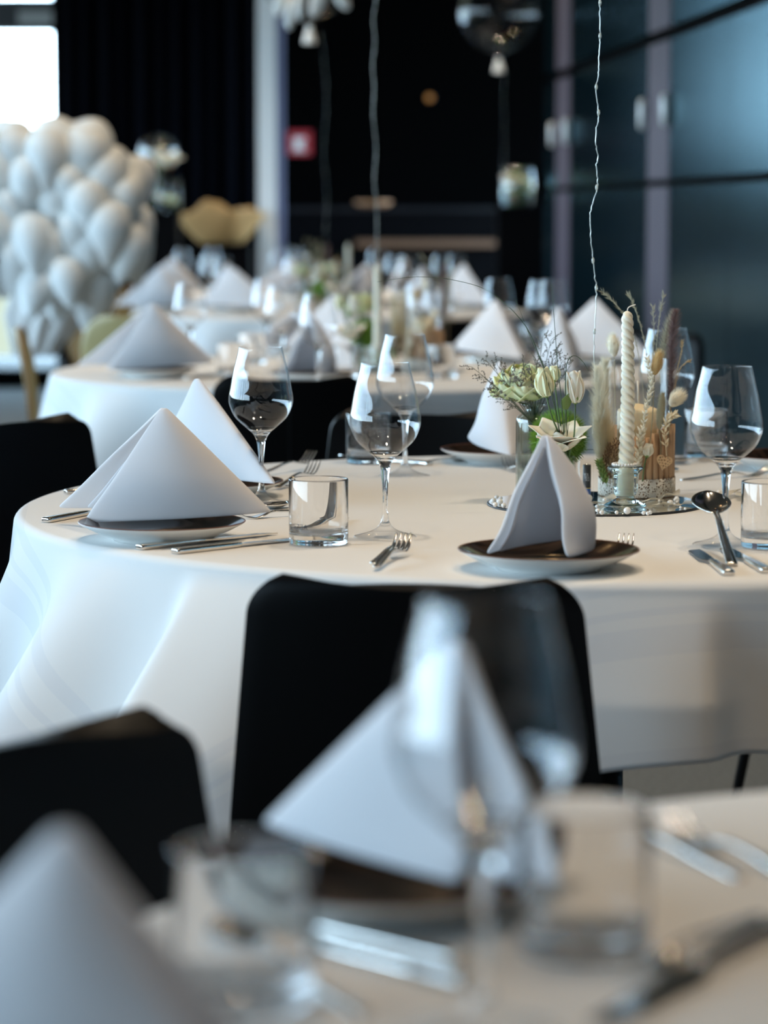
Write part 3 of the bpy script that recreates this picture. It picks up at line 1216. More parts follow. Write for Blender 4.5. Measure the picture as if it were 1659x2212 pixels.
# ------------------------------------------------------------------ the centrepiece on the round mirror
MZ = TZ + 0.0045                              # top of the mirror plate
CP = []                                       # (source, words) copied to the tables behind


def cp(o, words):
    o['label'] = words + ' on the sharp table'
    if 'kind' not in o:
        o['kind'] = 'thing'
    CP.append((o, words))
    return o


def rel(bm, loc):
    for v in bm.verts:
        v.co -= V(loc)
    return bm


mp_ = P(1286, 1092, TZ)
mir = thing('mirror_plate', 'x', 'mirror plate', (mp_.x, mp_.y, TZ + 0.0004))
obj('reflecting_face', lathe([(0, 0.0042), (0.150, 0.0042)], 96), mirror_m, mir)
obj('ground_edge', lathe([(0.150, 0.0042), (0.1525, 0.0034), (0.1525, 0), (0, 0)], 96), frame_m, mir)
cp(mir, 'round mirror plate under the candle and flowers')

# --- glass cylinder wrapped with kraft straws, lace and dried flowers
VY = 3.925
vb = PY(1375, 1070, VY)
VX = vb.x
vz = MZ + 0.0006
vase = thing('straw_vase', 'x', 'vase', (VX, VY, vz))
vh = PY(1375, 774, VY).z - vz
obj('glass_cylinder', lathe([(0, 0), (0.041, 0), (0.0435, 0.002), (0.0440, 0.006), (0.0440, vh - 0.001), (0.0434, vh), (0.0424, vh), (0.0418, vh - 0.001), (0.0416, 0.012), (0.039, 0.009), (0, 0.009)], 64), film, vase)
rnd = random.Random(4)
hts = [0.088, 0.090, 0.086, 0.092, 0.098, 0.101, 0.104, 0.101, 0.103, 0.100]
for k in range(27):
    a = R(-98) + k * R(11.2)
    if a > R(205):
        break
    h = hts[k] if k < len(hts) else 0.098 + rnd.uniform(-0.006, 0.006)
    bm = bmesh.new()
    tube(bm, [(0.0498 * math.cos(a), 0.0498 * math.sin(a), 0.002), (0.0498 * math.cos(a + rnd.uniform(-.02, .02)), 0.0498 * math.sin(a), h)], 0.0047, 10)
    obj('paper_straw', bm, kraft, vase)
bm = bmesh.new()
uvl = bm.loops.layers.uv.new('uv')
NS = 96
lo, hi = [], []
for k in range(NS + 1):
    a = 2 * PI * k / NS
    rr = 0.0552
    lo.append(bm.verts.new((rr * math.cos(a), rr * math.sin(a), 0.0008)))
    hi.append(bm.verts.new((rr * math.cos(a), rr * math.sin(a), 0.0265 + 0.0008 * (k % 2))))
for k in range(NS):
    f = bm.faces.new((lo[k], lo[k + 1], hi[k + 1], hi[k]))
    for lp, q in zip(f.loops, ((k, 0), (k + 1, 0), (k + 1, 1), (k, 1))):
        lp[uvl].uv = (q[0] / NS * 100, q[1] * 7.4)
obj('lace_band', bm, lace, vase, mods=[('SOLIDIFY', {'thickness': 0.0006, 'offset': 1.0})])
# little wooden filigree heart
cu_ = bpy.data.curves.new('heart', 'CURVE')
cu_.dimensions = '2D'
cu_.fill_mode = 'BOTH'
cu_.extrude = 0.0009


def poly(pts):
    sp_ = cu_.splines.new('POLY')
    sp_.points.add(len(pts) - 1)
    for i, (x, y) in enumerate(pts):
        sp_.points[i].co = (x, y, 0, 1)
    sp_.use_cyclic_u = True


hp = []
for k in range(60):
    a = 2 * PI * k / 60
    hp.append((0.00072 * 16 * math.sin(a) ** 3, 0.00072 * (13 * math.cos(a) - 5 * math.cos(2 * a) - 2 * math.cos(3 * a) - math.cos(4 * a))))
poly(hp)
for (x, y, r_) in ((-0.0072, 0.0045, .0015), (-0.004, 0.0062, .0012), (0.0072, 0.0045, .0015), (0.004, 0.0062, .0012), (0, 0.0025, .0016), (-0.0045, 0.0015, .0014), (0.0045, 0.0015, .0014), (-0.0082, 0.0010, .0010), (0.0082, 0.0010, .0010),
                   (-0.0022, -0.0022, .0014), (0.0022, -0.0022, .0014), (-0.006, -0.0024, .0011), (0.006, -0.0024, .0011), (0, -0.0058, .0014), (-0.0034, -0.0056, .0010), (0.0034, -0.0056, .0010), (0, -0.0092, .0009)):
    poly([(x + r_ * math.cos(2 * PI * k / 7 + x * 900) * (1.25 if k % 2 else 0.85), y + r_ * math.sin(2 * PI * k / 7 + x * 900)) for k in range(7)])
tmp = bpy.data.objects.new('heart', cu_)
C.objects.link(tmp)
me = bpy.data.meshes.new_from_object(tmp.evaluated_get(bpy.context.evaluated_depsgraph_get()))
bpy.data.objects.remove(tmp)
bm = bmesh.new(); bm.from_mesh(me)
hb = PY(1434, 997, VY - 0.05)
ha = math.atan2(hb.y - VY, hb.x - VX)
for v in bm.verts:
    v.co *= 1.03
bmesh.ops.transform(bm, matrix=M.Translation(V((hb.x - VX, hb.y - VY - 0.0042, hb.z - vz))) @ M.Rotation(R(14), 4, 'Z') @ M.Rotation(R(90), 4, 'X') @ M.Rotation(R(-14), 4, 'Z'), verts=bm.verts)
obj('wooden_heart', bm, wood_heart, vase, False)
cp(vase, 'glass cylinder vase wrapped in brown straws and lace')

# pillar candle inside
pc = thing('pillar_candle', 'x', 'candle', (VX + 0.001, VY, vz + 0.0095))
ph_ = PY(1372, 872, VY).z - vz - 0.0095
obj('wax', lathe([(0, 0), (0.029, 0), (0.030, 0.002), (0.030, ph_ - 0.012), (0.0285, ph_ - 0.008), (0.022, ph_ - 0.005), (0.004, ph_), (0, ph_ + 0.0005)], 48), wax_y, pc)
bm = bmesh.new()
tube(bm, [(0.001, 0, ph_ - 0.003), (0.0, 0, ph_ + 0.014), (-0.001, 0.0, ph_ + 0.033)], 0.0016, 6)
obj('wick', bm, wick_m, pc)
cp(pc, 'cream pillar candle inside the straw-wrapped glass cylinder')

# --- twisted taper candle in a pressed glass holder with a pearl ring
hc = P(1350, 1096, MZ)
HX, HY = hc.x, hc.y
hold = thing('candle_holder', 'x', 'candle holder', (HX, HY, MZ + 0.0004))
obj('glass_body', lathe([(0, 0), (0.026, 0), (0.0292, 0.0012), (0.0296, 0.0034), (0.027, 0.0052), (0.020, 0.0085), (0.0125, 0.0125), (0.0118, 0.0150), (0.0150, 0.0175), (0.0168, 0.0205), (0.0160, 0.0235), (0.0172, 0.0262), (0.0176, 0.030), (0.0172, 0.040),
                         (0.0178, 0.046), (0.0215, 0.0505), (0.0245, 0.0525), (0.0247, 0.0552), (0.0222, 0.0572), (0.0175, 0.0575), (0.0135, 0.0572), (0.0128, 0.054), (0.0125, 0.020), (0.011, 0.0165), (0, 0.016)], 48), glass_g, hold)
cp(hold, 'small pressed glass candle holder of the twisted candle')
ring = thing('pearl_ring', 'x', 'pearl ring', (HX - 0.001, HY, MZ + 0.0578))
for k in range(24):
    a = 2 * PI * k / 24
    obj('bead', ball(bmesh.new(), (0.0162 * math.cos(a), 0.0162 * math.sin(a), 0.0022), 0.00215, 10, 7), pearl_m, ring)
cp(ring, 'ring of small pearls around the twisted candle')
taper = thing('twisted_candle', 'x', 'candle', (HX, HY, MZ + 0.0172))
top = PY(1355, 672, HY)
tx, tz = top.x - HX, top.z - (MZ + 0.0172)
bm = bmesh.new()
NR, NK = 220, 36
rows_ = []
for i in range(NR + 1):
    q = i / NR
    z = tz * q
    env = 0.0119 + (0.0084 - 0.0119) * q
    if q > 0.95:
        env *= math.sqrt(max(0.0, 1 - ((q - 0.95) / 0.0502) ** 2)) * 0.85 + 0.15
    tw = max(0.0, min(1, (q - 0.13) / 0.03))
    row = []
    for k in range(NK):
        a = 2 * PI * k / NK
        lob = abs(math.sin(1.5 * (a + z * 190.0)))
        r_ = env * (1 - 0.28 * tw * (1 - lob ** 0.75))
        lean = tx * q + 0.0022 * math.sin(PI * q)
        row.append(bm.verts.new((lean + r_ * math.cos(a), r_ * math.sin(a), z)))
    rows_.append(row)
for i in range(NR):
    for k in range(NK):
        k2 = (k + 1) % NK
        bm.faces.new((rows_[i][k], rows_[i][k2], rows_[i + 1][k2], rows_[i + 1][k]))
bm.faces.new(rows_[0][::-1]); bm.faces.new(rows_[-1])
obj('wax', bm, wax, taper)
bm = bmesh.new()
w1, w2, w3 = V((tx, 0, tz - 0.002)), PY(1358, 664, HY) - V((HX, HY, MZ + 0.0172)), PY(1373, 658, HY) - V((HX, HY, MZ + 0.0172))
tube(bm, curve_pts([w1, w2, w3]), 0.0009, 6)
obj('wick', bm, wick_m, taper)
cp(taper, 'tall ivory twisted candle with a bent wick')


# --- dried flowers in front of and behind the straw vase
def plume(pts, n, ln, w, spread, seed, up=0.6, bm=None):
    """feathery head: hairs along a spine, leaning forwards"""
    bm = bm or bmesh.new()
    rr = random.Random(seed)
    pts = curve_pts(pts)
    m_ = len(pts) - 1
    for _ in range(n):
        q = rr.random() * m_
        i = min(int(q), m_ - 1)
        p = pts[i].lerp(pts[i + 1], q - i)
        tg = (pts[i + 1] - pts[i]).normalized()
        a = rr.random() * 2 * PI
        o = tg.orthogonal().normalized()
        d = M.Rotation(a, 3, tg) @ o
        env = math.sin(PI * min(1, (q / m_) * 0.86 + 0.12)) ** 0.6
        l_ = ln * rr.uniform(0.4, 1.45) * (0.35 + 0.65 * env)
        spike(bm, p + d * spread * 0.2 * rr.random() * env, (tg * up + d * (1 - up) * rr.uniform(0.5, 1.2)).normalized() * l_, w)
    return bm


def dried(name, label_words, cat, build, mats_parts, base):
    t = thing(name, 'x', cat, base)
    for pn, bm, m_ in build:
        obj(pn, rel(bm, base), m_, t, smooth=(m_ is stem_m))
    cp(t, label_words)
    return t


def stalk(pts, r=0.0008, sides=5):
    return tube(bmesh.new(), curve_pts(pts, 5), r, sides)


YF = VY - 0.058      # just in front of the straws
YBk = VY + 0.055
# purple feather grass
b0 = PY(1448, 1000, VY + 0.02)
dried('feather_grass', 'dark purple feather grass right of the glass cylinder', 'dried flower',
      [('plume', plume([PY(1449, 870, VY + 0.02), PY(1450, 790, VY + 0.02), PY(1453, 720, VY + 0.02), PY(1459, 672, VY + 0.02)], 1700, 0.0150, 0.00028, 0.010, 1, 0.45), dry_p),
       ('stem', stalk([b0, PY(1449, 900, VY + 0.02), PY(1451, 800, VY + 0.02)]), dry_b)], None, b0)
# pale plume beside it
b0 = PY(1432, 1000, YBk)
dried('feather_grass', 'pale feather grass leaning behind the purple one', 'dried flower',
      [('plume', plume([PY(1428, 830, YBk), PY(1433, 760, YBk), PY(1442, 710, YBk), PY(1455, 675, YBk)], 1200, 0.014, 0.0002, 0.008, 2, 0.5), dry_g),
       ('stem', stalk([b0, PY(1428, 900, YBk), PY(1432, 780, YBk)]), dry_g)], None, b0)
# pampas at the left
for i, (xs, seed, wd) in enumerate((([(1300, 1000), (1296, 940), (1295, 870), (1290, 795)], 3, 'bushy cream pampas at the left of the straw vase'),
                                    ([(1318, 1010), (1312, 960), (1306, 920), (1298, 880)], 4, 'short cream pampas tuft low left of the straw vase'),
                                    ([(1310, 960), (1307, 900), (1305, 840), (1308, 782)], 5, 'whitish pampas plume reaching the vase rim at left'))):
    Yp = YF + 0.012 if i != 2 else VY - 0.02
    b0 = PY(xs[0][0] + 8, 1045, Yp)
    dried('pampas_grass', wd, 'dried flower',
          [('plume', plume([PY(x, y, Yp) for x, y in xs], 2400, 0.023, 0.00024, 0.016, seed, 0.55), (dry_l, dry_c, dry_l)[i]),
           ('stem', stalk([b0, PY(*xs[0], Yp), PY(*xs[1], Yp)]), dry_g)], None, b0)


def bunny(base, c, topp, r, words, m_, seed):
    bm = bmesh.new()
    ax = (topp - c)
    mid = c.lerp(topp, 0.5)
    rr = random.Random(seed)
    q = V((0, 0, 1)).rotation_difference(ax.normalized())
    bmesh.ops.create_uvsphere(bm, u_segments=14, v_segments=10, radius=1.0, matrix=M.Translation(mid) @ q.to_matrix().to_4x4() @ M.Diagonal((r * 0.8, r * 0.8, ax.length * 0.48, 1)))
    for _ in range(520):
        u, a = rr.uniform(-0.95, 1), rr.random() * 2 * PI
        k = math.sqrt(1 - u * u)
        n = q @ V((k * math.cos(a), k * math.sin(a), 0))
        p = mid + ax * 0.48 * u + n * r * 0.78
        spike(bm, p, (n * 0.55 + ax.normalized() * 0.8).normalized() * r * 0.75, 0.00018)
    t = thing('bunny_tail_grass', 'x', 'dried flower', base)
    obj('seed_head', rel(bm, base), m_, t, smooth=False)
    obj('stem', rel(stalk([base, base.lerp(c, 0.5) + V((0.002, 0, 0)), c]), base), dry_g, t)
    cp(t, words)


bunny(PY(1400, 990, YF), PY(1413, 812, YF), PY(1425, 758, YF), 0.0088, 'tan bunny tail grass before the glass cylinder', dry_t, 1)
bunny(PY(1325, 1000, YBk), PY(1327, 772, YBk), PY(1322, 722, YBk), 0.0095, 'cream bunny tail grass behind the rim at the left', dry_l, 2)
bunny(PY(1440, 960, VY - 0.03), PY(1447, 878, VY - 0.03), PY(1474, 846, VY - 0.03), 0.0110, 'fluffy cream bunny tail right of the vase', dry_l, 3)
bunny(PY(1425, 1000, YF + 0.01), PY(1424, 930, YF + 0.01), PY(1432, 846, YF + 0.01), 0.0070, 'slim grey bunny tail lying against the glass', dry_g, 5)


def panicle(pts, words, m_, seed, n=70, ln=0.0065):
    rr = random.Random(seed)
    cp_ = curve_pts(pts, 8)
    bm = bmesh.new()
    m2 = len(cp_) - 1
    for _ in range(n):
        q = (0.35 + 0.65 * rr.random()) * m2
        i = min(int(q), m2 - 1)
        p = cp_[i].lerp(cp_[i + 1], q - i)
        tg = (cp_[i + 1] - cp_[i]).normalized()
        d = M.Rotation(rr.random() * 2 * PI, 3, tg) @ tg.orthogonal().normalized()
        dense = 1.0 if q / m2 > 0.72 else 0.55
        dd = (tg * 0.85 + d * 0.55).normalized()
        e = p + dd * ln * 0.45 * dense
        spike(bm, e, dd * ln * dense, 0.0005)
        spike(bm, p, (e - p) * 1.2, 0.00015)
    t = thing('grass_panicle', 'x', 'dried flower', cp_[0])
    obj('spikelets', rel(bm, cp_[0]), m_, t, smooth=False)
    obj('stem', rel(tube(bmesh.new(), cp_, 0.0005, 5), cp_[0]), m_, t)
    cp(t, words)


panicle([PY(1395, 900, YBk), PY(1378, 760, YBk), PY(1348, 680, YBk), PY(1302, 630, YBk)], 'grass panicle arching upper left behind the twisted candle', dry_g, 1)
panicle([PY(1400, 900, YBk), PY(1398, 780, YBk), PY(1380, 690, YBk), PY(1358, 636, YBk)], 'grass panicle with tip just right of the candle wick', dry_g, 2)
panicle([PY(1410, 900, YBk), PY(1416, 780, YBk), PY(1424, 690, YBk), PY(1434, 636, YBk)], 'tall upright panicle between candle and purple plume', dry_g, 3)
panicle([PY(1405, 900, YBk + .01), PY(1410, 780, YBk + .01), PY(1413, 720, YBk + .01), PY(1410, 664, YBk + .01)], 'shorter grass panicle beside the tall upright one', dry_g, 4)
panicle([PY(1445, 900, YBk), PY(1463, 800, YBk), PY(1472, 760, YBk), PY(1474, 738, YBk)], 'thin yellowish twig right of the purple feather grass', dry_t, 6, 50, 0.004)
panicle([PY(1450, 880, YBk), PY(1466, 805, YBk), PY(1480, 785, YBk), PY(1490, 780, YBk)], 'thin brown twig ending right of the purple feather grass', dry_t, 7, 50, 0.004)


def spike_of_grains(pts, words, name, m_, seed, gr, n, out):
    rr = random.Random(seed)
    cp_ = curve_pts(pts, 10)
    m2 = len(cp_) - 1
    bm = bmesh.new()
    for k in range(n):
        q = (0.12 + 0.88 * k / n) * m2
        i = min(int(q), m2 - 1)
        p = cp_[i].lerp(cp_[i + 1], q - i)
        tg = (cp_[i + 1] - cp_[i]).normalized()
        d = M.Rotation(k * 2.4, 3, tg) @ tg.orthogonal().normalized()
        dd = (tg * 0.8 + d * 0.7).normalized()
        blob(bm, p + dd * out, gr * 0.38, dd * gr)
    t = thing(name, 'x', 'dried flower', cp_[0])
    obj('grains', rel(bm, cp_[0]), m_, t, smooth=False)
    obj('stem', rel(tube(bmesh.new(), cp_, 0.0006, 5), cp_[0]), m_, t)
    cp(t, words)


spike_of_grains([PY(1378, 1040, YF - .004), PY(1385, 960, YF - .004), PY(1396, 880, YF - .004), PY(1408, 830, YF - .004), PY(1398, 775, YF - .004)], 'curved pale ear of dried grain right of the twisted candle', 'grain_ear', dry_l, 1, 0.0050, 74, 0.0038)
spike_of_grains([PY(1374, 1040, YF - .008), PY(1376, 1005, YF - .008), PY(1381, 960, YF - .008), PY(1386, 930, YF - .008)], 'short pale leafy sprig low beside the twisted candle', 'dried_sprig', dry_l, 2, 0.0068, 30, 0.0055)
spike_of_grains([PY(1440, 985, YF + .004), PY(1436, 930, YF + .004), PY(1444, 905, YF + .004), PY(1458, 896, YF + .004)], 'golden dried floret above the brown straws', 'dried_sprig', dry_c, 3, 0.0055, 34, 0.0055)
spike_of_grains([PY(1302, 1046, YF), PY(1302, 1020, YF), PY(1308, 990, YF), PY(1318, 965, YF)], 'brownish dried sprig at the lower left of the vase', 'dried_sprig', dry_b, 4, 0.0036, 60, 0.0060)
spike_of_grains([PY(1318, 1046, YF - .004), PY(1318, 1015, YF - .004), PY(1326, 980, YF - .004), PY(1332, 955, YF - .004)], 'dark small-flowered sprig beside the twisted candle foot', 'dried_sprig', dry_b, 5, 0.0030, 60, 0.0070)
spike_of_grains([PY(1312, 1050, YF - .002), PY(1306, 1030, YF - .002), PY(1300, 1012, YF - .002), PY(1296, 1000, YF - .002)], 'olive moss sprig at the left foot of the vase', 'dried_sprig', leaf_m, 6, 0.0060, 46, 0.0050)


# --- fresh flowers
def petal(bm, phi, r0, L, W, a0, a1, cup, z0=0.0, tip=0.0, wav=0.0, nt=9, ns=6):
    er, et = V((math.cos(phi), math.sin(phi), 0)), V((-math.sin(phi), math.cos(phi), 0))
    rad, z = r0, z0
    rows_ = []
    for i in range(nt + 1):
        t_ = i / nt
        al = a0 + a1 * t_
        if i:
            rad += math.sin(al) * L / nt
            z += math.cos(al) * L / nt
        w = W * (math.sin(PI * (0.10 + 0.80 * t_)) ** 0.75)
        if tip:
            w *= 1 - tip * max(0, (t_ - 0.6) / 0.4) ** 1.5
        elif t_ > 0.8:
            w *= math.sqrt(max(0.02, 1 - ((t_ - 0.8) / 0.215) ** 2))
        row = []
        for j in range(ns + 1):
            s = -1 + 2 * j / ns
            p = er * (rad - cup * w * s * s + wav * math.sin(5 * s + phi * 7) * t_ * w * 0.3) + et * (w * s) + V((0, 0, z - 0.15 * w * s * s * t_))
            row.append(bm.verts.new(p))
        rows_.append(row)
    for i in range(nt):
        for j in range(ns):
            bm.faces.new((rows_[i][j], rows_[i][j + 1], rows_[i + 1][j + 1], rows_[i + 1][j]))


PET = [('SOLIDIFY', {'thickness': 0.0007, 'offset': 0.0}), ('SUBSURF', {'levels': 1, 'render_levels': 1})]


def place_bm(bm, c, axis, sc=1.0):
    q = V((0, 0, 1)).rotation_difference(V(axis).normalized()).to_matrix().to_4x4()
    bmesh.ops.transform(bm, matrix=M.Translation(c) @ q @ M.Scale(sc, 4), verts=bm.verts)
    return bm


def flower(name, words, base, bloom, stem_pts, bm_petals, m_, extra=()):
    t = thing(name, 'x', 'flower', base)
    obj('bloom', rel(bm_petals, base), m_, t, mods=PET)
    obj('stem', rel(tube(bmesh.new(), curve_pts(stem_pts, 6), 0.0013, 6), base), stem_m, t)
    for n_, b_, mm in extra:
        obj(n_, rel(b_, base), mm, t)
    cp(t, words)
    return t


# ribbed bottle and slim jar
BY = 3.885
bb = PY(1152, 1080, BY)
bottle = thing('ribbed_bottle', 'x', 'bottle vase', (bb.x, BY, MZ + 0.0004))
zr, zs = PY(1152, 872, BY).z - MZ, PY(1152, 900, BY).z - MZ
bm = bmesh.new()
NK = 96
prof = [(0, 0, 0), (0.022, 0, 0), (0.0250, 0.002, 0), (0.0254, 0.005, 1), (0.0254, zs - 0.010, 1), (0.0250, zs - 0.004, 0), (0.0235, zs, 0), (0.0150, zs + 0.0055, 0), (0.0118, zs + 0.008, 0), (0.0112, zr - 0.007, 0), (0.0130, zr - 0.0055, 0),
        (0.0172, zr - 0.0035, 0), (0.0175, zr - 0.001, 0), (0.0160, zr, 0), (0.0110, zr - 0.0005, 0), (0.0098, zr - 0.004, 0), (0.0098, zs + 0.006, 0), (0.0215, zs - 0.004, 0), (0.0228, zs - 0.009, 0), (0.0228, 0.008, 0), (0.020, 0.006, 0), (0, 0.006, 0)]
rings = []
for r_, z, rib in prof:
    if r_ < 1e-7:
        rings.append([bm.verts.new((0, 0, z))])
    else:
        rings.append([bm.verts.new(((r_ - (0.0011 * (0.5 + 0.5 * math.cos(2 * PI * k / 4)) if rib else 0)) * math.cos(2 * PI * k / NK), (r_ - (0.0011 * (0.5 + 0.5 * math.cos(2 * PI * k / 4)) if rib else 0)) * math.sin(2 * PI * k / NK), z)) for k in range(NK)])
for i in range(len(rings) - 1):
    a, c_ = rings[i], rings[i + 1]
    for k in range(NK):
        k2 = (k + 1) % NK
        if len(a) == 1:
            bm.faces.new((a[0], c_[k2], c_[k]))
        elif len(c_) == 1:
            bm.faces.new((a[k], a[k2], c_[0]))
        else:
            bm.faces.new((a[k], a[k2], c_[k2], c_[k]))
obj('ribbed_glass', bm, film_mat('ribbed_clear_glass', (0.84, 0.88, 0.86), 1.9), bottle)
cp(bottle, 'ribbed clear glass bottle with lipped neck')

JY = 3.80
jb = PY(1222, 1092, JY)
jar = thing('slim_jar', 'x', 'jar', (jb.x, JY, MZ + 0.0004))
zj = PY(1222, 984, JY).z - MZ
obj('glass_tube', lathe([(0, 0), (0.0125, 0), (0.0140, 0.0015), (0.0140, zj - 0.012), (0.0128, zj - 0.010), (0.0136, zj - 0.006), (0.0128, zj - 0.004), (0.0138, zj - 0.001), (0.0132, zj), (0.0120, zj), (0.0118, zj - 0.010), (0.0126, zj - 0.013), (0.0126, 0.006), (0.011, 0.004), (0, 0.004)], 40), film, jar)
cp(jar, 'slim clear jar with threaded neck holding buds')
tb_ = PY(1243, 1080, 3.86)
tube2 = thing('glass_tube', 'x', 'glass tube', (tb_.x, 3.86, MZ + 0.0004))
z2 = PY(1243, 968, 3.86).z - MZ
obj('glass_wall', lathe([(0, 0), (0.0050, 0), (0.0058, 0.001), (0.0058, z2 - 0.004), (0.0066, z2 - 0.002), (0.0060, z2), (0.0048, z2), (0.0046, z2 - 0.004), (0.0048, 0.004), (0, 0.003)], 32), film, tube2)
cp(tube2, 'thin glass tube beside the battery box')

# big pale green rose over the bottle
rc = PY(1130, 818, BY)
neck = V((bb.x, BY, MZ + zr - 0.01))
bm = bmesh.new()
for i in range(6):
    petal(bm, i * 2.4, 0.002, 0.040, 0.017, 0.35, -0.75, 0.55, 0.004, wav=0.5)
for i in range(8):
    petal(bm, i * 2.4 + 0.5, 0.004, 0.047, 0.023, 0.85, -1.15, 0.40, 0.001, wav=0.6)
for i in range(9):
    petal(bm, i * 2.4 + 1.1, 0.006, 0.050, 0.027, 1.25, -1.35, 0.30, -0.001, wav=0.7)
for i in range(10):
    petal(bm, i * 2.4 + 2.0, 0.007, 0.050, 0.029, 1.60, -1.35, 0.25, -0.003, wav=0.8)
place_bm(bm, rc - V((0, 0, 0.024)), (-0.05, -0.25, 1.0), 1.0)
flower('garden_rose', 'large pale green rose over the ribbed bottle', neck - V((0, 0, 0.03)), None, [neck - V((0, 0, 0.03)), neck, rc - V((0, 0, 0.018))], bm, rose_g)
# leafy green bloom low at its left
lc = PY(1088, 852, BY - 0.01)
bm = bmesh.new()
for i in range(7):
    petal(bm, i * 2.4, 0.002, 0.022, 0.013, 0.9 + 0.2 * (i % 2), -0.3, 0.3, 0.0, wav=0.4)
place_bm(bm, lc, (-0.5, -0.3, 0.8))
flower('green_bloom', 'small green bloom left below the pale rose', neck - V((0.002, 0, 0.035)), None, [neck - V((0.002, 0, 0.035)), neck, PY(1115, 866, BY - .006), lc], bm, rose_g)

# white rose and green carnation ball in the slim jar
jn = V((jb.x, JY, MZ + zj - 0.004))
wc = PY(1209, 938, JY - 0.03)
bm = bmesh.new()
for i in range(3):
    petal(bm, i * 2.1, 0.003, 0.026, 0.012, 0.4, -0.3, 0.5, 0.0)
for i, ph2 in enumerate((R(175), R(225), R(-92), R(-45), R(2), R(60), R(120))):
    petal(bm, ph2, 0.004, 0.056, 0.028, 0.42 + 0.12 * (i % 2), 0.80, 0.30, -0.004, tip=0.85, wav=0.3)
place_bm(bm, wc - V((0, 0, 0.018)), (0.0, -0.25, 1.0), 0.98)
flower('white_rose', 'open white rose with pointed petals behind the front napkin tip', jn - V((0, 0, 0.05)), None, [jn - V((0, 0, 0.05)), jn, wc - V((0, 0, 0.02))], bm, rose_w)
gc = PY(1207, 947, JY + 0.028)
bm = bmesh.new()
rr = random.Random(9)
ball(bm, gc, 0.034, 24, 16)
for _ in range(2600):
    u, a = rr.uniform(-0.9, 1), rr.random() * 2 * PI
    k = math.sqrt(1 - u * u)
    n = V((k * math.cos(a), k * math.sin(a), u))
    d = (n + V((rr.gauss(0, .18), rr.gauss(0, .18), rr.gauss(0, .18)))).normalized()
    spike(bm, gc + n * 0.032, d * rr.uniform(0.010, 0.0155), 0.0005)
t_ = thing('green_carnation', 'x', 'flower', jn - V((0.003, -0.003, 0.055)))
obj('bloom', rel(bm, t_.location), moss_m, t_, smooth=False)
obj('stem', rel(stalk([jn - V((0.003, -0.003, 0.055)), jn + V((0, 0.003, 0)), gc - V((0, 0, 0.03))], 0.0014), t_.location), stem_m, t_)
cp(t_, 'mossy green carnation ball behind the white rose')


def bud(c, topp, r, words, m_, stem_pts, seed):
    ax = topp - c
    L = ax.length
    bm = bmesh.new()
    for i in range(5):
        petal(bm, i * 2.4 + seed, 0.0015, L * 1.0, r * 1.15, 0.40, -0.62 + 0.05 * i, 0.75, 0.0, wav=0.5)
    for i in range(4):
        petal(bm, i * 1.7 + seed, 0.002, L * 1.06, r * 1.2, 0.52, -0.72 + 0.10 * (i % 2), 0.65, -0.0005, wav=0.6)
    place_bm(bm, c, ax)
    bs = bmesh.new()
    for i in range(5):
        petal(bs, i * 1.257, 0.0018, L * 0.32, 0.0024, 0.5, 0.35, 0.2, -0.002, tip=0.9)
    place_bm(bs, c, ax)
    t = thing('rosebud', 'x', 'flower', stem_pts[0])
    obj('petals', rel(bm, stem_pts[0]), m_, t, mods=PET)
    obj('sepals', rel(bs, stem_pts[0]), leaf_m, t, mods=PET)
    obj('stem', rel(tube(bmesh.new(), curve_pts(stem_pts, 6), 0.0012, 6), stem_pts[0]), stem_m, t)
    cp(t, words)


j0 = jn - V((0, 0, 0.06))
YJ2 = JY - 0.045
bud(PY(1181, 856, YJ2), PY(1172, 794, YJ2), 0.0125, 'cream rosebud left of the upright grass blade', rose_c, [j0, jn + V((0.002, -0.004, 0)), PY(1192, 900, YJ2), PY(1181, 857, YJ2)], 0.3)
bud(PY(1243, 870, YJ2), PY(1238, 802, YJ2), 0.0125, 'tall white rosebud right of the upright grass blade', rose_w, [j0 + V((.002, 0, 0)), jn + V((0.004, -0.002, 0)), PY(1240, 940, YJ2), PY(1243, 871, YJ2)], 1.2)
bud(PY(1198, 822, JY - .01), PY(1196, 790, JY - .01), 0.008, 'small closed green rosebud between larger buds', rose_g, [j0 + V((0, .002, 0)), jn, PY(1206, 890, JY - .01), PY(1198, 823, JY - .01)], 2.0)
bud(PY(1397, 985, YF - .012), PY(1403, 958, YF - .012), 0.0075, 'tiny white rosebud before the brown straws', rose_w, [PY(1388, 1040, YF - .010), PY(1391, 1010, YF - .012), PY(1397, 986, YF - .012)], 0.7)


def blade(pts, words, r=0.0011):
    c_ = curve_pts(pts, 10)
    n = len(c_)
    t = thing('bear_grass', 'x', 'grass blade', c_[0])
    t['kind'] = 'thing'
    obj('blade', rel(tube(bmesh.new(), c_, [r * (1 - 0.72 * (i / (n - 1)) ** 1.5) for i in range(n)], 6, flat=0.6), c_[0]), blade_m, t)
    cp(t, words)


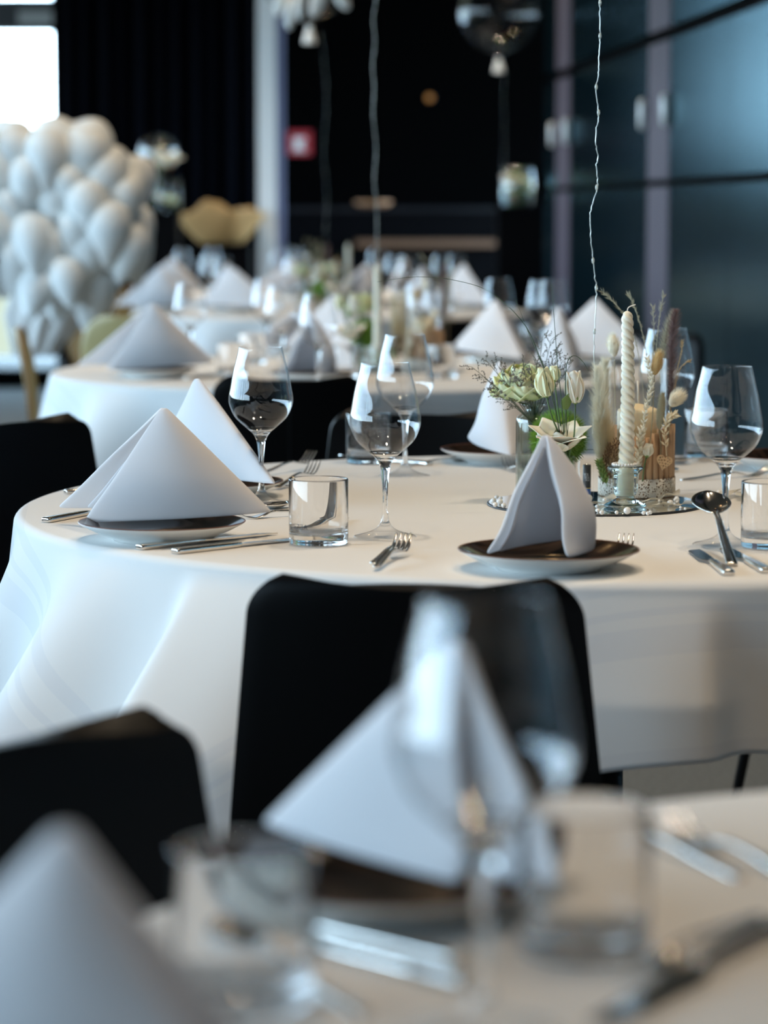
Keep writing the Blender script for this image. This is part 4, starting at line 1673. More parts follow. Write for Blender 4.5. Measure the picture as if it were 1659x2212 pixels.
YG = JY - 0.05
jj = PY(1218, 1060, JY)
blade([jj, PY(1214, 985, JY - .006), PY(1196, 860, YG), PY(1168, 776, YG), PY(1130, 697, YG), PY(1060, 632, YG), PY(985, 606, YG), PY(900, 598, YG), PY(815, 609, YG)], 'long grass blade arching far to the upper left', 0.0012)
blade([jj + V((.002, 0, 0)), PY(1216, 985, JY - .007), PY(1198, 880, YG - .005), PY(1172, 790, YG - .005), PY(1148, 735, YG - .005), PY(1114, 647, YG - .005)], 'straight grass blade leaning to the upper left', 0.0011)
blade([jj + V((-.002, 0, 0)), PY(1219, 985, JY - .008), PY(1214, 880, YG - .01), PY(1203, 770, YG - .01), PY(1192, 612, YG - .01)], 'upright dark grass blade above the front napkin tip', 0.0017)
blade([jj + V((0, .003, 0)), PY(1226, 985, JY), PY(1222, 860, YG), PY(1223, 795, YG), PY(1232, 772, YG), PY(1246, 770, YG), PY(1262, 785, YG), PY(1271, 802, YG)], 'short grass blade bent right like a hook', 0.0014)
for i, (x, y) in enumerate(((1205, 880), (1212, 870), (1232, 880), (1196, 890))):
    blade([jj + V((.001 * i, .002, 0)), PY(1222 - 3 * i, 985, JY + .002), PY((x + 1222) / 2, 930, YG + .02), PY(x, y, YG + .01)],
          ('thin green stalk left of the slim jar bunch', 'thin green stalk amid the slim jar bunch', 'thin green stalk right of the slim jar bunch', 'shortest green stalk of the slim jar bunch')[i], 0.0010)
# green leaf
bm = bmesh.new()
petal(bm, R(-60), 0.0, 0.024, 0.009, 0.1, 0.2, 0.3, tip=0.7)
lf = PY(1222, 885, YG)
t_ = thing('green_leaf', 'x', 'leaf', lf)
place_bm(bm, V((0, 0, 0)), (0.1, 0, 1))
obj('leaf_blade', bm, leaf_m, t_, mods=PET)
obj('leaf_stalk', rel(stalk([lf, PY(1220, 930, YG + .01), jn]), lf), stem_m, t_)
cp(t_, 'single green leaf under the tall white rosebud')


def sprig(name, words, start, tips, seed, den=5):
    rr = random.Random(seed)
    bt, bf = bmesh.new(), bmesh.new()
    for tip in tips:
        m1 = start.lerp(tip, 0.5) + V((0, 0, 0.004))
        c_ = curve_pts([start, m1, tip], 6)
        tube(bt, c_, [0.0007 - 0.0004 * i / (len(c_) - 1) for i in range(len(c_))], 4)
        ln = (tip - start).length
        for k in range(den + 4):
            q = 0.42 + 0.58 * k / (den + 3)
            i = min(int(q * (len(c_) - 1)), len(c_) - 2)
            p = c_[i].lerp(c_[i + 1], q * (len(c_) - 1) - i)
            tg = (c_[i + 1] - c_[i]).normalized()
            d = M.Rotation(rr.random() * 2 * PI, 3, tg) @ tg.orthogonal().normalized()
            dd = (tg * 0.75 + d * 0.7).normalized()
            l2 = ln * rr.uniform(0.16, 0.30) * (1.15 - 0.6 * q)
            e = p + dd * l2
            tube(bt, [p, p.lerp(e, 0.5) + V((0, 0, l2 * 0.08)), e], 0.00028, 3)
            for j in range(6):
                f = 0.35 + 0.65 * j / 5
                pp = p.lerp(e, f)
                d2 = V((rr.gauss(0, 1), rr.gauss(0, 1), rr.gauss(0.6, 1))).normalized()
                blob(bf, pp + d2 * 0.0014, 0.0010, d2 * 0.0021)
    t = thing(name, 'x', 'flower', start)
    obj('twigs', rel(bt, start), spray_m, t)
    obj('florets', rel(bf, start), spray_f, t, smooth=False)
    cp(t, words)


n0 = neck - V((0, 0, 0.02))
sprig('sea_lavender', 'sea lavender sprig spreading left of the pale rose', n0, [PY(1020, 793, BY - .03), PY(1050, 778, BY - .03), PY(1045, 815, BY - .03), PY(1075, 790, BY - .04)], 1)
sprig('sea_lavender', 'sea lavender sprig low left of the bottle neck', n0 + V((.001, 0, 0)), [PY(1060, 845, BY - .03), PY(1072, 838, BY - .03), PY(1088, 820, BY - .035)], 2)
sprig('sea_lavender', 'sea lavender sprig in front of the pale green rose', n0 + V((0, -.001, 0)), [PY(1105, 800, BY - .05), PY(1130, 788, BY - .052), PY(1148, 800, BY - .05), PY(1160, 790, BY - .045), PY(1120, 815, BY - .05)], 3)
sprig('sea_lavender', 'sea lavender sprig rising above the pale green rose', n0 + V((0, .001, 0)), [PY(1172, 728, BY + .02), PY(1190, 735, BY + .02), PY(1200, 755, BY + .02), PY(1205, 765, BY + .02)], 4)
sprig('sea_lavender', 'sea lavender sprig behind the rosebuds', n0 + V((.001, .001, 0)), [PY(1195, 790, BY), PY(1215, 780, BY), PY(1232, 790, BY), PY(1150, 845, BY - .03)], 5)

# battery light box and the wire of tiny lights
QY = 3.87
qb = PY(1266, 1078, QY)
bx = thing('battery_box', 'x', 'battery box', (qb.x, QY, MZ + 0.0006), R(-4))
zt, zn = PY(1266, 972, QY).z - MZ, PY(1266, 944, QY).z - MZ
obj('clear_case', B(-0.0105, -0.008, 0, 0.0105, 0.008, zt), film, bx, False, mods=[('BEVEL', {'width': 0.0012, 'segments': 2})])
obj('clear_spout', B(-0.0045, -0.004, zt, 0.0045, 0.004, zn), film, bx, False)
cp(bx, 'small clear plastic battery box')
bt_ = thing('battery', 'x', 'battery', (qb.x + 0.0008, QY, MZ + 0.0016), R(-4))
zb = PY(1266, 1003, QY).z - MZ
obj('blue_end', lathe([(0, 0), (0.0056, 0), (0.0058, 0.0006), (0.0058, 0.0135)], 28), batt_blue, bt_)
obj('yellow_line', lathe([(0.0058, 0.0135), (0.0058, 0.0147)], 28), batt_y, bt_)
obj('black_sleeve', lathe([(0.0058, 0.0147), (0.0058, zb - 0.003), (0.0054, zb - 0.0022)], 28), batt_b, bt_)
obj('metal_cap', lathe([(0.0054, zb - 0.0022), (0.002, zb - 0.002), (0.002, zb - 0.0005), (0, zb - 0.0005)], 20), chrome, bt_)
for word, dx in (('ACTIV', 0.0016), ('BODY', -0.0020)):
    bm = text_mesh(word, 0.0042)
    bmesh.ops.transform(bm, matrix=M.Rotation(R(-80), 4, 'Z'), verts=bm.verts)
    for v in bm.verts:
        a = (v.co.x + dx) / 0.0059 - PI / 2
        v.co = V((0.00592 * math.cos(a), 0.00592 * math.sin(a), 0.030 + v.co.y))
    obj('lettering', bm, white_print, bt_, False)
cp(bt_, 'black and blue battery in the clear box')

WY = 3.9
wpts = [(1281, 940), (1283, 905), (1291, 868), (1284, 800), (1283, 740), (1284, 716), (1287, 660), (1288, 622), (1285, 595), (1281, 560), (1277, 525), (1276, 500), (1275, 465), (1280, 440), (1289, 408), (1291, 385), (1288, 360), (1292, 335), (1287, 312), (1288, 285), (1292, 262), (1293, 245), (1289, 215), (1288, 190), (1292, 165), (1293, 145), (1295, 110), (1297, 80), (1296, 50), (1296, 20), (1296, -2), (1300, -50), (1296, -120)]
wc_ = curve_pts([PY(x, y, WY) for x, y in wpts], 5)
wire = thing('fairy_light_wire', 'x', 'fairy light wire', wc_[0])
rr = random.Random(5)
obj('wire', rel(tube(bmesh.new(), [p + V((rr.gauss(0, .0004), 0, 0)) for p in wc_], 0.0007, 5), wc_[0]), wire_m, wire)
for x, y in ((1284, 716), (1281, 563), (1289, 405), (1293, 243), (1296, 78), (1296, 6), (1290, 868), (1288, 188), (1288, 622)):
    p = PY(x, y, WY)
    obj('light_bead', rel(ball(bmesh.new(), p, 0.0024, 10, 8, (0.9, 0.9, 1.9)), wc_[0]), led_m, wire)
wire['label'] = 'thin silver fairy light wire rising straight up in sharp focus'

# loose pearls, and the organza ribbon
GPL = 'small white pearls scattered on the mirror plates'
pearl_src = obj('pearl', ball(bmesh.new(), (0, 0, 0), 0.0039, 16, 12), pearl_m)
tag(pearl_src, 'small white pearl lying loose at the foot of the candle and flowers', 'pearl', GPL)
first = True
for x, y, k in ((1066, 1081, 1), (1073, 1074, .8), (1080, 1084, 1.1), (1070, 1090, .9), (1082, 1077, .7), (1088, 1092, .9), (1272, 1076, 1.3), (1262, 1088, .7), (1268, 1102, .8), (1276, 1105, .8), (1262, 1105, .7), (1292, 1103, .8), (1300, 1107, .8), (1290, 1094, .7),
                 (1355, 1103, 1.3), (1332, 1107, .7), (1390, 1108, .7), (1399, 1109, .7), (1405, 1107, .7), (1448, 1086, 1.1), (1462, 1078, 1.0), (1458, 1080, .6), (1554, 1063, .9), (1470, 1096, .5), (1480, 1099, .5), (1310, 1068, .7), (1306, 1080, .8), (1424, 1082, .5)):
    on_mirror = (P(x, y, TZ) - mp_).length < 0.148
    zz = (MZ if on_mirror else TZ + 0.0012) + 0.0039 * k
    p = P(x, y, zz)
    if first:
        o = pearl_src
        first = False
    else:
        o = pearl_src.copy()
        C.objects.link(o)
    o.location = p
    o.scale = (k,) * 3
cp_pearl = pearl_src


def ribbon(pts, w, words):
    bm = bmesh.new()
    c_ = curve_pts(pts, 8)
    a, b2 = [], []
    for i, p in enumerate(c_):
        tg = (c_[min(i + 1, len(c_) - 1)] - c_[max(i - 1, 0)]).normalized()
        sd = tg.cross(V((0, 0, 1))).normalized()
        ww = w * (1 + 0.3 * math.sin(i * 0.5))
        a.append(bm.verts.new(p + sd * ww + V((0, 0, 0.003 * (1 + math.sin(i * .7))))))
        b2.append(bm.verts.new(p - sd * ww))
    for i in range(len(c_) - 1):
        bm.faces.new((a[i], a[i + 1], b2[i + 1], b2[i]))
    o = obj('organza_ribbon', rel(bm, c_[0]), organza, mods=[('SOLIDIFY', {'thickness': 0.0004})])
    o.location = c_[0]
    tag(o, words, 'ribbon')


zr_ = MZ + 0.002
ribbon([P(1265, 1092, zr_), P(1310, 1086, zr_), P(1345, 1079, zr_), P(1300, 1075, zr_)], 0.006, 'cream organza ribbon curling before the white lace on the mirror')
ribbon([P(1392, 1085, zr_), P(1425, 1076, zr_), P(1455, 1068, zr_ + .004), P(1462, 1062, zr_ + .003)], 0.006, 'cream organza ribbon lying along the lace at the right of the vase')
ribbon([P(1415, 1092, zr_), P(1470, 1090, zr_), P(1515, 1084, zr_ + .004), P(1550, 1072, zr_ + .002), P(1590, 1062, zr_), P(1610, 1075, zr_)], 0.011, 'sheer cream organza ribbon running off the mirror to the right')

# the same centrepiece stands, out of focus, on the tables behind
for T, words2, k in ((T2, ' on the second table', R(-35)), (T3, ' on the third table', R(50))):
    base = V((mp_.x, mp_.y, 0))
    tgt = V((T.x + (0.04 if T is T2 else 0), T.y, 0))
    rot = M.Rotation(k, 4, 'Z')
    for o, words in CP:
        if T is T3 and o.name.split('.')[0] in ('pearl_ring', 'battery', 'battery_box', 'glass_tube', 'bear_grass', 'dried_sprig'):
            continue
        d = o.location - base
        d = V((d.x, d.y, 0))
        nl = rot @ d + tgt
        dup(o, (nl.x, nl.y, o.location.z), o.rotation_euler.z + k, words + words2)


# ------------------------------------------------------------------ settings on the tables behind and in front
def first_napkin(label_part):
    return next(o for o in C.objects if o.parent is None and o.name.startswith('folded_napkin') and label_part in o.get('label', ''))


NA_, NB_, NC_ = first_napkin('large white napkin tent'), first_napkin('standing open'), first_napkin('left of the ribbed')


def on_table(p, words, lim):
    """keep a thing that stands on a table within its rim"""
    T = T2 if 'second' in words else T3 if 'third table' in words else T4 if 'farthest' in words else None
    if T is not None:
        d = V((p.x - T.x, p.y - T.y, 0))
        if d.length > lim:
            d = d.normalized() * lim
            p = V((T.x + d.x, T.y + d.y, p.z))
    return p


def setting(src, x, y, rot, words, nsc=1.0, Y=None, plate=True):
    p = on_table(P(x, y, 0.772) if Y is None else PY(x, y, Y), words, 0.69)
    if plate:
        place(pl, (p.x, p.y, TZ), rot * 1.7, 'plate under the ' + words, GP)
    return dup(src, (p.x, p.y, TZ + 0.0205), rot, words, GN, nsc)


setting(NA_, 335, 798, R(14), 'blurred napkin tent at the left of the second table', 1.12)
setting(NB_, 674, 806, R(-4), 'tall narrow napkin at the front of the second table', 1.05)
setting(NA_, 1082, 766, R(150), 'grey shaded napkin behind the long grass blades on the second table', 1.05)
setting(NC_, 1212, 797, R(6), 'napkin with bright left face behind the rosebuds on the second table', 1.05)
setting(NA_, 1352, 768, R(172), 'napkin behind the twisted candle tip on the second table', 1.08)
setting(NA_, 640, 742, R(60), 'bright napkin behind the narrow one on the second table', 0.95)
setting(NA_, 345, 664, R(10), 'napkin at the left front of the third table', 1.15)
setting(NA_, 398, 650, R(-25), 'bright napkin just behind the left front one on the third table', 1.15)
setting(NA_, 505, 664, R(190), 'warm shaded napkin left of the middle on the third table', 1.1)
setting(NC_, 1068, 682, R(10), 'bright napkin at the right of the third table', 1.2)
setting(NA_, 1020, 655, R(160), 'shaded napkin behind the bright right one on the third table', 1.15)
setting(NA_, 895, 640, R(70), 'napkin behind the flowers on the third table', 1.1)
for x, Y, r_, w_ in ((375, 13.3, 20, 'leftmost napkin on the farthest table'), (470, 13.05, 170, 'second napkin from the left on the farthest table'),
                     (640, 13.1, 30, 'third napkin from the left on the farthest table'), (885, 13.5, 120, 'rightmost napkin on the farthest table')):
    p = on_table(PY(x, 600, Y), w_, 0.66)
    place(pl, (p.x, p.y, TZ), r_, 'plate under the ' + w_, GP)
    dup(NA_, (p.x, p.y, TZ + 0.0205), R(r_), w_, GN, 1.1)

for x, y, w_ in ((410, 610, 'glass right of the left napkin'), (576, 602, 'tall glass left of the narrow napkin'), (608, 616, 'second glass left of the narrow napkin'), (905, 610, 'glass right of the flowers'), (946, 606, 'glass beside the brown chair'),
                 (1125, 600, 'left glass of the pair above the rosebuds'), (1172, 606, 'right glass of the pair above the rosebuds'), (1208, 604, 'faint glass right of the pair above the rosebuds'), (655, 640, 'glass close to the green flowers')):
    p = on_table(P(x, y, TZ + 0.222), 'second', 0.74)
    place(wg, (p.x, p.y, TZ + 0.0005), 0, 'wine glass on the second table, ' + w_, GG)
for x, Y, w_ in ((855, 11.9, 'left of three right of the flowers'), (880, 11.6, 'middle of three right of the flowers'), (965, 11.8, 'standing alone at the right'), (452, 11.5, 'left of the pair above the shaded napkin'),
                 (480, 11.3, 'right of the pair above the shaded napkin'), (632, 11.6, 'left of the twisted candle'), (1002, 11.75, 'faint one at the right rim')):
    p = on_table(PY(x, 560, Y), 'third table', 0.74)
    place(wg, (p.x, p.y, TZ + 0.0005), 0, 'wine glass on the third table, ' + w_, GG)
for x, Y, w_ in ((393, 13.6, 'leftmost'), (640, 14.0, 'before the pale column'), (812, 13.5, 'rightmost'), (460, 14.0, 'before the tan paper wrap'), (600, 13.9, 'left of the pale column foot')):
    p = on_table(PY(x, 540, Y), 'farthest', 0.74)
    place(wg, (p.x, p.y, TZ + 0.0005), 0, 'wine glass on the farthest table, ' + w_, GG)
for x, y, w_ in ((500, 742, 'left one behind the left wine glass'), (545, 720, 'right one behind the left wine glass'), (742, 745, 'behind the central glasses'), (955, 745, 'right of the rear wine glass'), (1150, 700, 'among the right napkins')):
    tumbler_at(x, y, R(30), 'blurred tumbler on the second table, ' + w_)
GC2 = 'blurred cutlery on the second table'
lay(knife, 420, 816, 560, 806, 'knife on the second table before the left napkin', GC2)
lay(knife, 400, 822, 545, 812, 'knife on the second table nearest its front edge', GC2)
lay(fork, 760, 812, 800, 790, 'fork on the second table right of the narrow napkin', GC2)
lay(spoon, 1010, 800, 955, 815, 'spoon on the second table behind the rear wine glass', GC2)
lay(knife, 1000, 780, 1110, 786, 'knife on the second table under the grey napkin', GC2)

# foreground table
GF = 'blurred cutlery on the nearest table'
p0 = V((0.002, 1.60, 0))
place(pl, (p0.x, p0.y, TZ), 0.4, 'blurred dark plate under the big napkin on the nearest table', GP)
napkin_w('big blurred white napkin seen through the nearest wine glass', (p0.x, p0.y, TZ + 0.02),
         PY(995, 1378, 1.60), P(572, 1778, 0.776), P(1222, 1935, 0.774), P(1000, 1912, 0.773), 0.016, 0.014, GN)
n2 = V((-0.135, 1.075, TZ + 0.02))
place(pl, (n2.x, n2.y, TZ), 1.4, 'plate under the blurred napkin in the lower left corner', GP)
napkin_w('blurred napkin in the lower left corner of the photo', n2, (-0.1275, 1.078, 0.918), (-0.262, 1.10, 0.775), (-0.025, 1.12, 0.775), (-0.03, 1.005, 0.775), 0.015, 0.015, GN)
place(wg, (0.050, 1.335, TZ + 0.0005), 0, 'nearest wine glass, strongly blurred, before the big napkin', GG)
place(tb, (-0.074, 1.396, TZ + 0.0005), R(100), 'blurred tumbler at the left on the nearest table', GT)
place(tb, (0.112, 1.492, TZ + 0.0005), R(200), 'blurred bright tumbler right of the nearest wine glass', GT)
lay(knife, 1015, 2140, 700, 2060, 'front knife on the nearest table under the glass', GF)
lay(knife, 1000, 2092, 690, 2020, 'rear knife on the nearest table under the glass', GF)
lay(spoon, 790, 2200, 560, 2095, 'spoon with a warm glint at the bottom of the photo', GF)
lay(fork, 1640, 1985, 1440, 2085, 'fork at the lower right of the nearest table', GF)
lay(knife, 1690, 2010, 1480, 2120, 'knife at the lower right of the nearest table', GF)
lay(spoon, 1600, 1905, 1425, 1838, 'spoon at the right of the nearest table', GF)
lay(fork, 1760, 1925, 1600, 1862, 'fork cut by the right photo edge on the nearest table', GF)


# ------------------------------------------------------------------ background decorations
# white balloons bunched on a stand by the window
bal = obj('white_balloon', lathe(smooth_profile([(0.0, 0.098), (0.03, 0.094), (0.058, 0.076), (0.0715, 0.040), (0.069, 0.0), (0.052, -0.045), (0.026, -0.085), (0.008, -0.106), (0.004, -0.112), (0.0, -0.112)], 3), 32), balloon_w)
tag(bal, 'white balloon', 'balloon')
GBAL = 'white balloons bunched by the window'
bal['group'] = GBAL
rr = random.Random(21)
spots = []
for layer, (Yl, off) in enumerate(((9.30, 0.0), (9.385, 0.062), (9.47, 0.0), (9.57, 0.062))):
    for r_ in range(6):
        z = 1.345 - 0.088 * r_ - 0.03 * (layer % 2) + 0.012 * layer
        for k in range(5):
            x = -1.375 + off + k * 0.124 + (0.062 if r_ % 2 else 0) + rr.uniform(-.008, .008)
            if x > -0.90 + (0.03 if 0 < r_ < 5 else -0.07) or (layer == 3 and r_ > 1) or (r_ == 5 and x < -1.2):
                continue
            spots.append((x + rr.uniform(-.015, .015), Yl + rr.uniform(-.035, .035), z + rr.uniform(-.03, .03)))
names_r = ('top row', 'second row', 'middle row', 'fourth row', 'lowest row')
for i, (x, y, z) in enumerate(spots):
    o = bal if i == 0 else bal.copy()
    if i:
        C.objects.link(o)
    o.location = (x, y, z)
    o.rotation_euler = (rr.uniform(-.3, .3), rr.uniform(-.3, .3), rr.uniform(0, 6))
    o.scale = (rr.uniform(0.85, 1.2),) * 3
    o['label'] = 'white balloon in the dense pale bunch by the bright window'
st = thing('balloon_stand', 'thin stand hidden in the bunch of white balloons', 'stand', (-1.12, 9.54, 0))
obj('base_plate', lathe([(0, 0), (0.16, 0), (0.16, 0.012), (0, 0.014)], 32), leg_black, st)
obj('pole', lathe([(0.008, 0.012), (0.008, 1.35), (0, 1.352)], 12), leg_black, st)
bm = bmesh.new()
lo, hi, md_ = [], [], []
for k in range(121):
    a = 2 * PI * k / 120
    f = 1 + 0.13 * math.sin(11 * a) + 0.06 * math.sin(7 * a + 1)
    hi.append(bm.verts.new((0.15 * math.cos(a) * f, 0.10 * math.sin(a) * f, 0.93)))
    md_.append(bm.verts.new((-0.06 + 0.13 * math.cos(a) * f, 0.09 * math.sin(a) * f, 0.80)))
    lo.append(bm.verts.new((-0.10 + 0.07 * math.cos(a) * f, 0.05 * math.sin(a) * f, 0.66)))
for k in range(120):
    bm.faces.new((md_[k], md_[k + 1], hi[k + 1], hi[k]))
    bm.faces.new((lo[k], lo[k + 1], md_[k + 1], md_[k]))
dr = obj('white_drape', bm, linen, st)
dr['label'] = 'white gathered cloth hanging below the balloons'


# plinths with glass and flowers
def plinth(x, y, w, h, label):
    t = thing('plinth', label, 'plinth', (x, y, 0), 0)
    obj('column_body', B(-w / 2, -w / 2, 0, w / 2, w / 2, h - 0.02), plinth_m, t, False, mods=[('BEVEL', {'width': 0.004, 'segments': 2})])
    obj('top_board', B(-w / 2 - 0.006, -w / 2 - 0.006, h - 0.02, w / 2 + 0.006, w / 2 + 0.006, h), plinth_m, t, False)
    return t


pl1 = PY(337, 457, 14.8)
plinth(pl1.x, 14.8, 0.25, pl1.z, 'black plinth before the curtain, carrying the glass globe')
g1 = PY(343, 332, 14.8)
gl = thing('glass_globe', 'clear stemmed glass globe on the black plinth before the curtain', 'glass globe', (g1.x, 14.8, pl1.z + 0.001))
zc_ = g1.z - pl1.z
prof_ = [(0, 0), (0.055, 0), (0.056, 0.004), (0.02, 0.012), (0.010, 0.03), (0.010, zc_ - 0.135), (0.02, zc_ - 0.115)]
for k in range(1, 15):
    a = -PI / 2 + 0.32 + (PI - 0.62) * k / 14
    prof_.append((0.106 * math.cos(a), zc_ + 0.106 * math.sin(a)))
obj('globe_wall', lathe(prof_, 40), film_s, gl)
obj('stem_core', lathe([(0, 0.012), (0.009, 0.012), (0.009, zc_ - 0.13), (0, zc_ - 0.125)], 16), glass_m, gl)
srcs = {w: o for o, w in CP}
rose_src, white_src, carn_src = srcs['large pale green rose over the ribbed bottle'], srcs['open white rose with pointed petals behind the front napkin tip'], srcs['mossy green carnation ball behind the white rose']
cyl = thing('glass_cylinder_vase', 'small clear cylinder right of the glass globe on the black plinth', 'vase', (PY(378, 457, 14.75).x, 14.75, pl1.z + 0.001))
obj('cylinder_wall', lathe([(0, 0), (0.034, 0), (0.034, 0.17), (0.031, 0.17), (0.031, 0.006), (0, 0.006)], 32), film, cyl)


def stand_flower(src, x, y, z, rot, words, sc=1.0):
    """a flower standing with its stem end at z"""
    return dup(src, (x, y, z), rot, words, None, sc)


stand_flower(white_src, PY(306, 440, 14.7).x, 14.72, pl1.z + 0.002, 0.3, 'white rose at the left foot of the glass globe', 0.9)
stand_flower(white_src, PY(330, 440, 14.7).x, 14.70, pl1.z + 0.002, 2.2, 'white rose before the stem of the glass globe', 0.9)
stand_flower(rose_src, PY(366, 440, 14.7).x, 14.80, pl1.z + 0.002, 1.2, 'pale green rose right of the globe stem', 0.9)
stand_flower(white_src, g1.x, 14.80, pl1.z + zc_ - 0.20, 0.9, 'large white rose enclosed in the glass globe', 2.1)
stand_flower(carn_src, PY(312, 440, 14.7).x, 14.86, pl1.z + 0.002, 1.2, 'green carnation ball left behind the globe stem', 1.0)

pr1 = PY(1118, 447, 14.5)
plinth(pr1.x, 14.5, 0.22, pr1.z, 'black plinth near the panel wall, carrying a flower glass')
gv = thing('flower_glass', 'clear glass with green and white flowers on the right black plinth', 'vase', (pr1.x, 14.5, pr1.z + 0.001))
obj('vessel_wall', lathe([(0, 0), (0.075, 0), (0.082, 0.006), (0.088, 0.10), (0.080, 0.205), (0.078, 0.206), (0.085, 0.10), (0.079, 0.008), (0, 0.008)], 40), film_s, gv)
stand_flower(white_src, pr1.x - 0.025, 14.49, pr1.z + 0.012, 0.2, 'white rose inside the flower glass on the right plinth', 1.5)
stand_flower(carn_src, pr1.x + 0.02, 14.48, pr1.z + 0.012, 0.8, 'green carnation inside the flower glass on the right plinth', 1.35)
stand_flower(rose_src, pr1.x + 0.005, 14.54, pr1.z + 0.012, 2.0, 'pale rose at the back of the flower glass on the right plinth', 1.5)

# tan paper wrap on its box
tx0 = PY(478, 520, 15.4)
plinth(tx0.x, 15.4, 0.34, tx0.z - 0.02, 'low black box under the tan paper wrap')
bm = bmesh.new()
NK, NR = 90, 10
rows_ = []
for j in range(NR + 1):
    q = j / NR
    row = []
    for k in range(NK):
        a = 2 * PI * k / NK
        wav = 1 + q * (0.05 * math.sin(4 * a + 0.6) + 0.03 * math.sin(9 * a))
        r_ = (0.10 + 0.125 * q ** 0.75) * wav
        xx = r_ * math.cos(a) * 1.12
        z = q * (0.165 + 0.075 * math.exp(-((xx + 0.055) / 0.085) ** 2) + 0.035 * math.exp(-((xx - 0.15) / 0.07) ** 2) + 0.008 * math.sin(9 * a))
        row.append(bm.verts.new((r_ * math.cos(a) * 1.12, r_ * math.sin(a) * 0.75, z)))
    rows_.append(row)
for j in range(NR):
    for k in range(NK):
        k2 = (k + 1) % NK
        bm.faces.new((rows_[j][k], rows_[j][k2], rows_[j + 1][k2], rows_[j + 1][k]))
bm.faces.new(rows_[0][::-1])
tp = obj('paper_wrap', bm, tan_paper, mods=[('SOLIDIFY', {'thickness': 0.002})])
tp.location = (tx0.x, 15.4, tx0.z - 0.018)
tag(tp, 'wide tan paper wrap with a wavy rim before the pale column', 'paper wrap')

# bar counter with wooden ledge and a copper dish
bz = PY(850, 447, 16.4).z
bar = thing('bar_counter', 'long black bar counter at the far end with a brown wooden ledge', 'bar counter', (PY(830, 455, 16.4).x, 16.4, 0))
obj('counter_body', B(-0.62, 0, 0, 0.74, 0.5, bz - 0.03), plinth_m, bar, False)
obj('counter_top', B(-0.64, -0.04, bz - 0.03, 0.76, 0.52, bz), mat('dark_counter_top', (0.006, 0.006, 0.008), 0.3, spec=0.3), bar, False)
lz = PY(850, 526, 16.3).z
obj('wooden_ledge', B(-0.17, -0.12, lz - 0.02, 0.71, 0.0, lz + 0.022), bar_wood, bar, False)
cdp = PY(806, 447, 16.5)
cdish = obj('copper_dish', lathe([(0, 0), (0.07, 0), (0.10, 0.012), (0.118, 0.034), (0.114, 0.035), (0.096, 0.016), (0.068, 0.005), (0, 0.005)], 40), copper)
cdish.location = (cdp.x, 16.6, bz + 0.0005)
tag(cdish, 'shallow copper brown dish on the black bar counter', 'dish')

# red fire point sign, amber wall lamp
sgp = PY(647, 309, YB - 0.012)
sg = thing('wall_sign', 'small red square sign with white symbol on the black back wall', 'sign', (sgp.x, YB - 0.013, sgp.z))
obj('red_board', B(-0.078, 0, -0.078, 0.078, 0.012, 0.078), red_sign, sg, False)
bm = bmesh.new()
box(bm, -0.036, -0.003, -0.04, 0.010, 0, 0.034)
box(bm, 0.014, -0.003, -0.04, 0.024, 0, 0.010)
box(bm, 0.014, -0.003, 0.014, 0.040, 0, 0.034)
box(bm, -0.048, -0.003, -0.052, 0.046, 0, -0.044)
obj('white_symbol', bm, white_print, sg, False)
alp = PY(928, 211, YB - 0.03)
al = thing('wall_lamp', 'tiny amber glowing lamp on the black back wall', 'lamp', (alp.x, YB - 0.001, alp.z))
obj('lamp_base', lathe([(0, 0), (0.03, 0), (0.028, 0.012), (0, 0.012)], 20), leg_black, al).rotation_euler = (PI / 2, 0, 0)
obj('glowing_lens', ball(bmesh.new(), (0, -0.018, 0), 0.022, 16, 10), dim_lamp, al)


# clear balloons on fairy light wires
def clear_balloon(px_, py_, Y, r_, words):
    c_ = PY(px_, py_, Y)
    t = thing('clear_balloon', words, 'balloon', c_)
    prof_ = [(0, r_)]
    for k in range(1, 24):
        a = PI / 2 - (PI - 0.22) * k / 23
        prof_.append((r_ * math.cos(a), r_ * math.sin(a)))
    obj('clear_skin', lathe(prof_ + [(0.022, -r_ * 1.05), (0.014, -r_ * 1.12)], 48), film, t)
    obj('knotted_neck', lathe(smooth_profile([(0.014, -r_ * 1.12), (0.010, -r_ * 1.17), (0.020, -r_ * 1.32), (0.026, -r_ * 1.45), (0.024, -r_ * 1.455), (0.0, -r_ * 1.40)], 3), 20), balloon_w, t)
    return c_


def light_wire(pts, Y, words, r_=0.0012):
    c_ = curve_pts([PY(x, y, Y) for x, y in pts], 8)
    t = thing('fairy_light_wire', words, 'fairy light wire', c_[0])
    obj('wire', rel(tube(bmesh.new(), c_, r_, 5), c_[0]), wire_m, t)
    for k in range(3, len(c_), 5):
        obj('light_bead', rel(ball(bmesh.new(), c_[k], 0.0034 if r_ > 0.0005 else 0.0018, 8, 6, (0.9, 0.9, 1.8)), c_[0]), led_m, t)


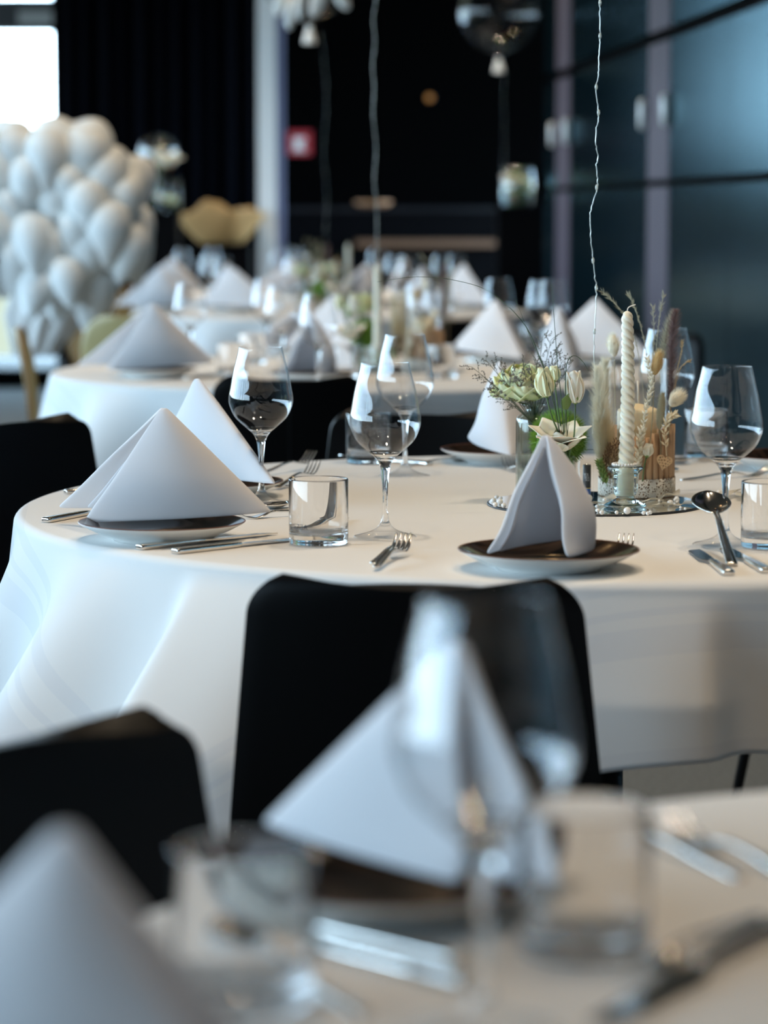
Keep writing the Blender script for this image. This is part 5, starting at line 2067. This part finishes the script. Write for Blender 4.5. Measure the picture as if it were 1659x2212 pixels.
clear_balloon(1078, 28, 14.2, 0.205, 'clear balloon with window reflections near the violet pillar')
clear_balloon(668, -78, 11.1, 0.215, 'clear balloon cut by the top photo edge, above white feathers')
light_wire([(1092, 150), (1088, 220), (1090, 300), (1084, 380), (1082, 446)], 14.34, 'faint wire under the clear balloon near the violet pillar', 0.00012)
light_wire([(690, 60), (700, 130), (705, 220), (700, 320), (706, 420), (703, 520), (706, 640)], 11.15, 'faint fairy light wire of the third table', 0.00012)
light_wire([(812, 690), (812, 600), (814, 500), (813, 440), (808, 390), (812, 320), (806, 250), (808, 190), (805, 140), (810, 90), (806, 40), (812, 0), (808, -80)], 7.1, 'blurred fairy light wire rising from the second table', 0.0004)
fe_lab = ('white feather at the left under the top balloon', 'white feather lowest under the top balloon', 'large white feather in the middle under the top balloon', 'white feather at the right under the top balloon', 'short white feather before the pale column top')
for i, (x0, y0, x1, y1, w) in enumerate(((612, -20, 598, 34, 0.022), (628, -10, 624, 64, 0.020), (702, -40, 676, 36, 0.030), (722, -30, 752, 20, 0.026), (650, -20, 645, 44, 0.018))):
    a_, b_2 = PY(x0, y0, 10.95 - 0.02 * i), PY(x1, y1, 10.95 - 0.02 * i)
    bm = bmesh.new()
    ax_ = b_2 - a_
    sd = V((ax_.z, 0, -ax_.x)).normalized()
    rows_ = []
    for k in range(13):
        q = k / 12
        ww = w * math.sin(PI * (0.08 + 0.88 * q)) ** 0.6
        rows_.append([bm.verts.new(a_ + ax_ * q + sd * ww * s_ + V((0, 0.012 * (s_ * s_) - 0.01 * math.sin(PI * q), 0))) for s_ in (-1, -.5, 0, .5, 1)])
    for k in range(12):
        for j in range(4):
            bm.faces.new((rows_[k][j], rows_[k][j + 1], rows_[k + 1][j + 1], rows_[k + 1][j]))
    t_ = thing('white_feather', fe_lab[i], 'feather', a_)
    obj('vane', rel(bm, a_), balloon_w, t_, mods=[('SOLIDIFY', {'thickness': 0.002})])
    obj('quill', rel(tube(bmesh.new(), [a_ - V((0, 0.003, 0)), a_ + ax_ * 0.5 - V((0, 0.013, 0)), a_ + ax_ * 0.95 - V((0, 0.006, 0))], [0.0016, 0.0012, 0.0005], 5), a_), dry_l, t_)
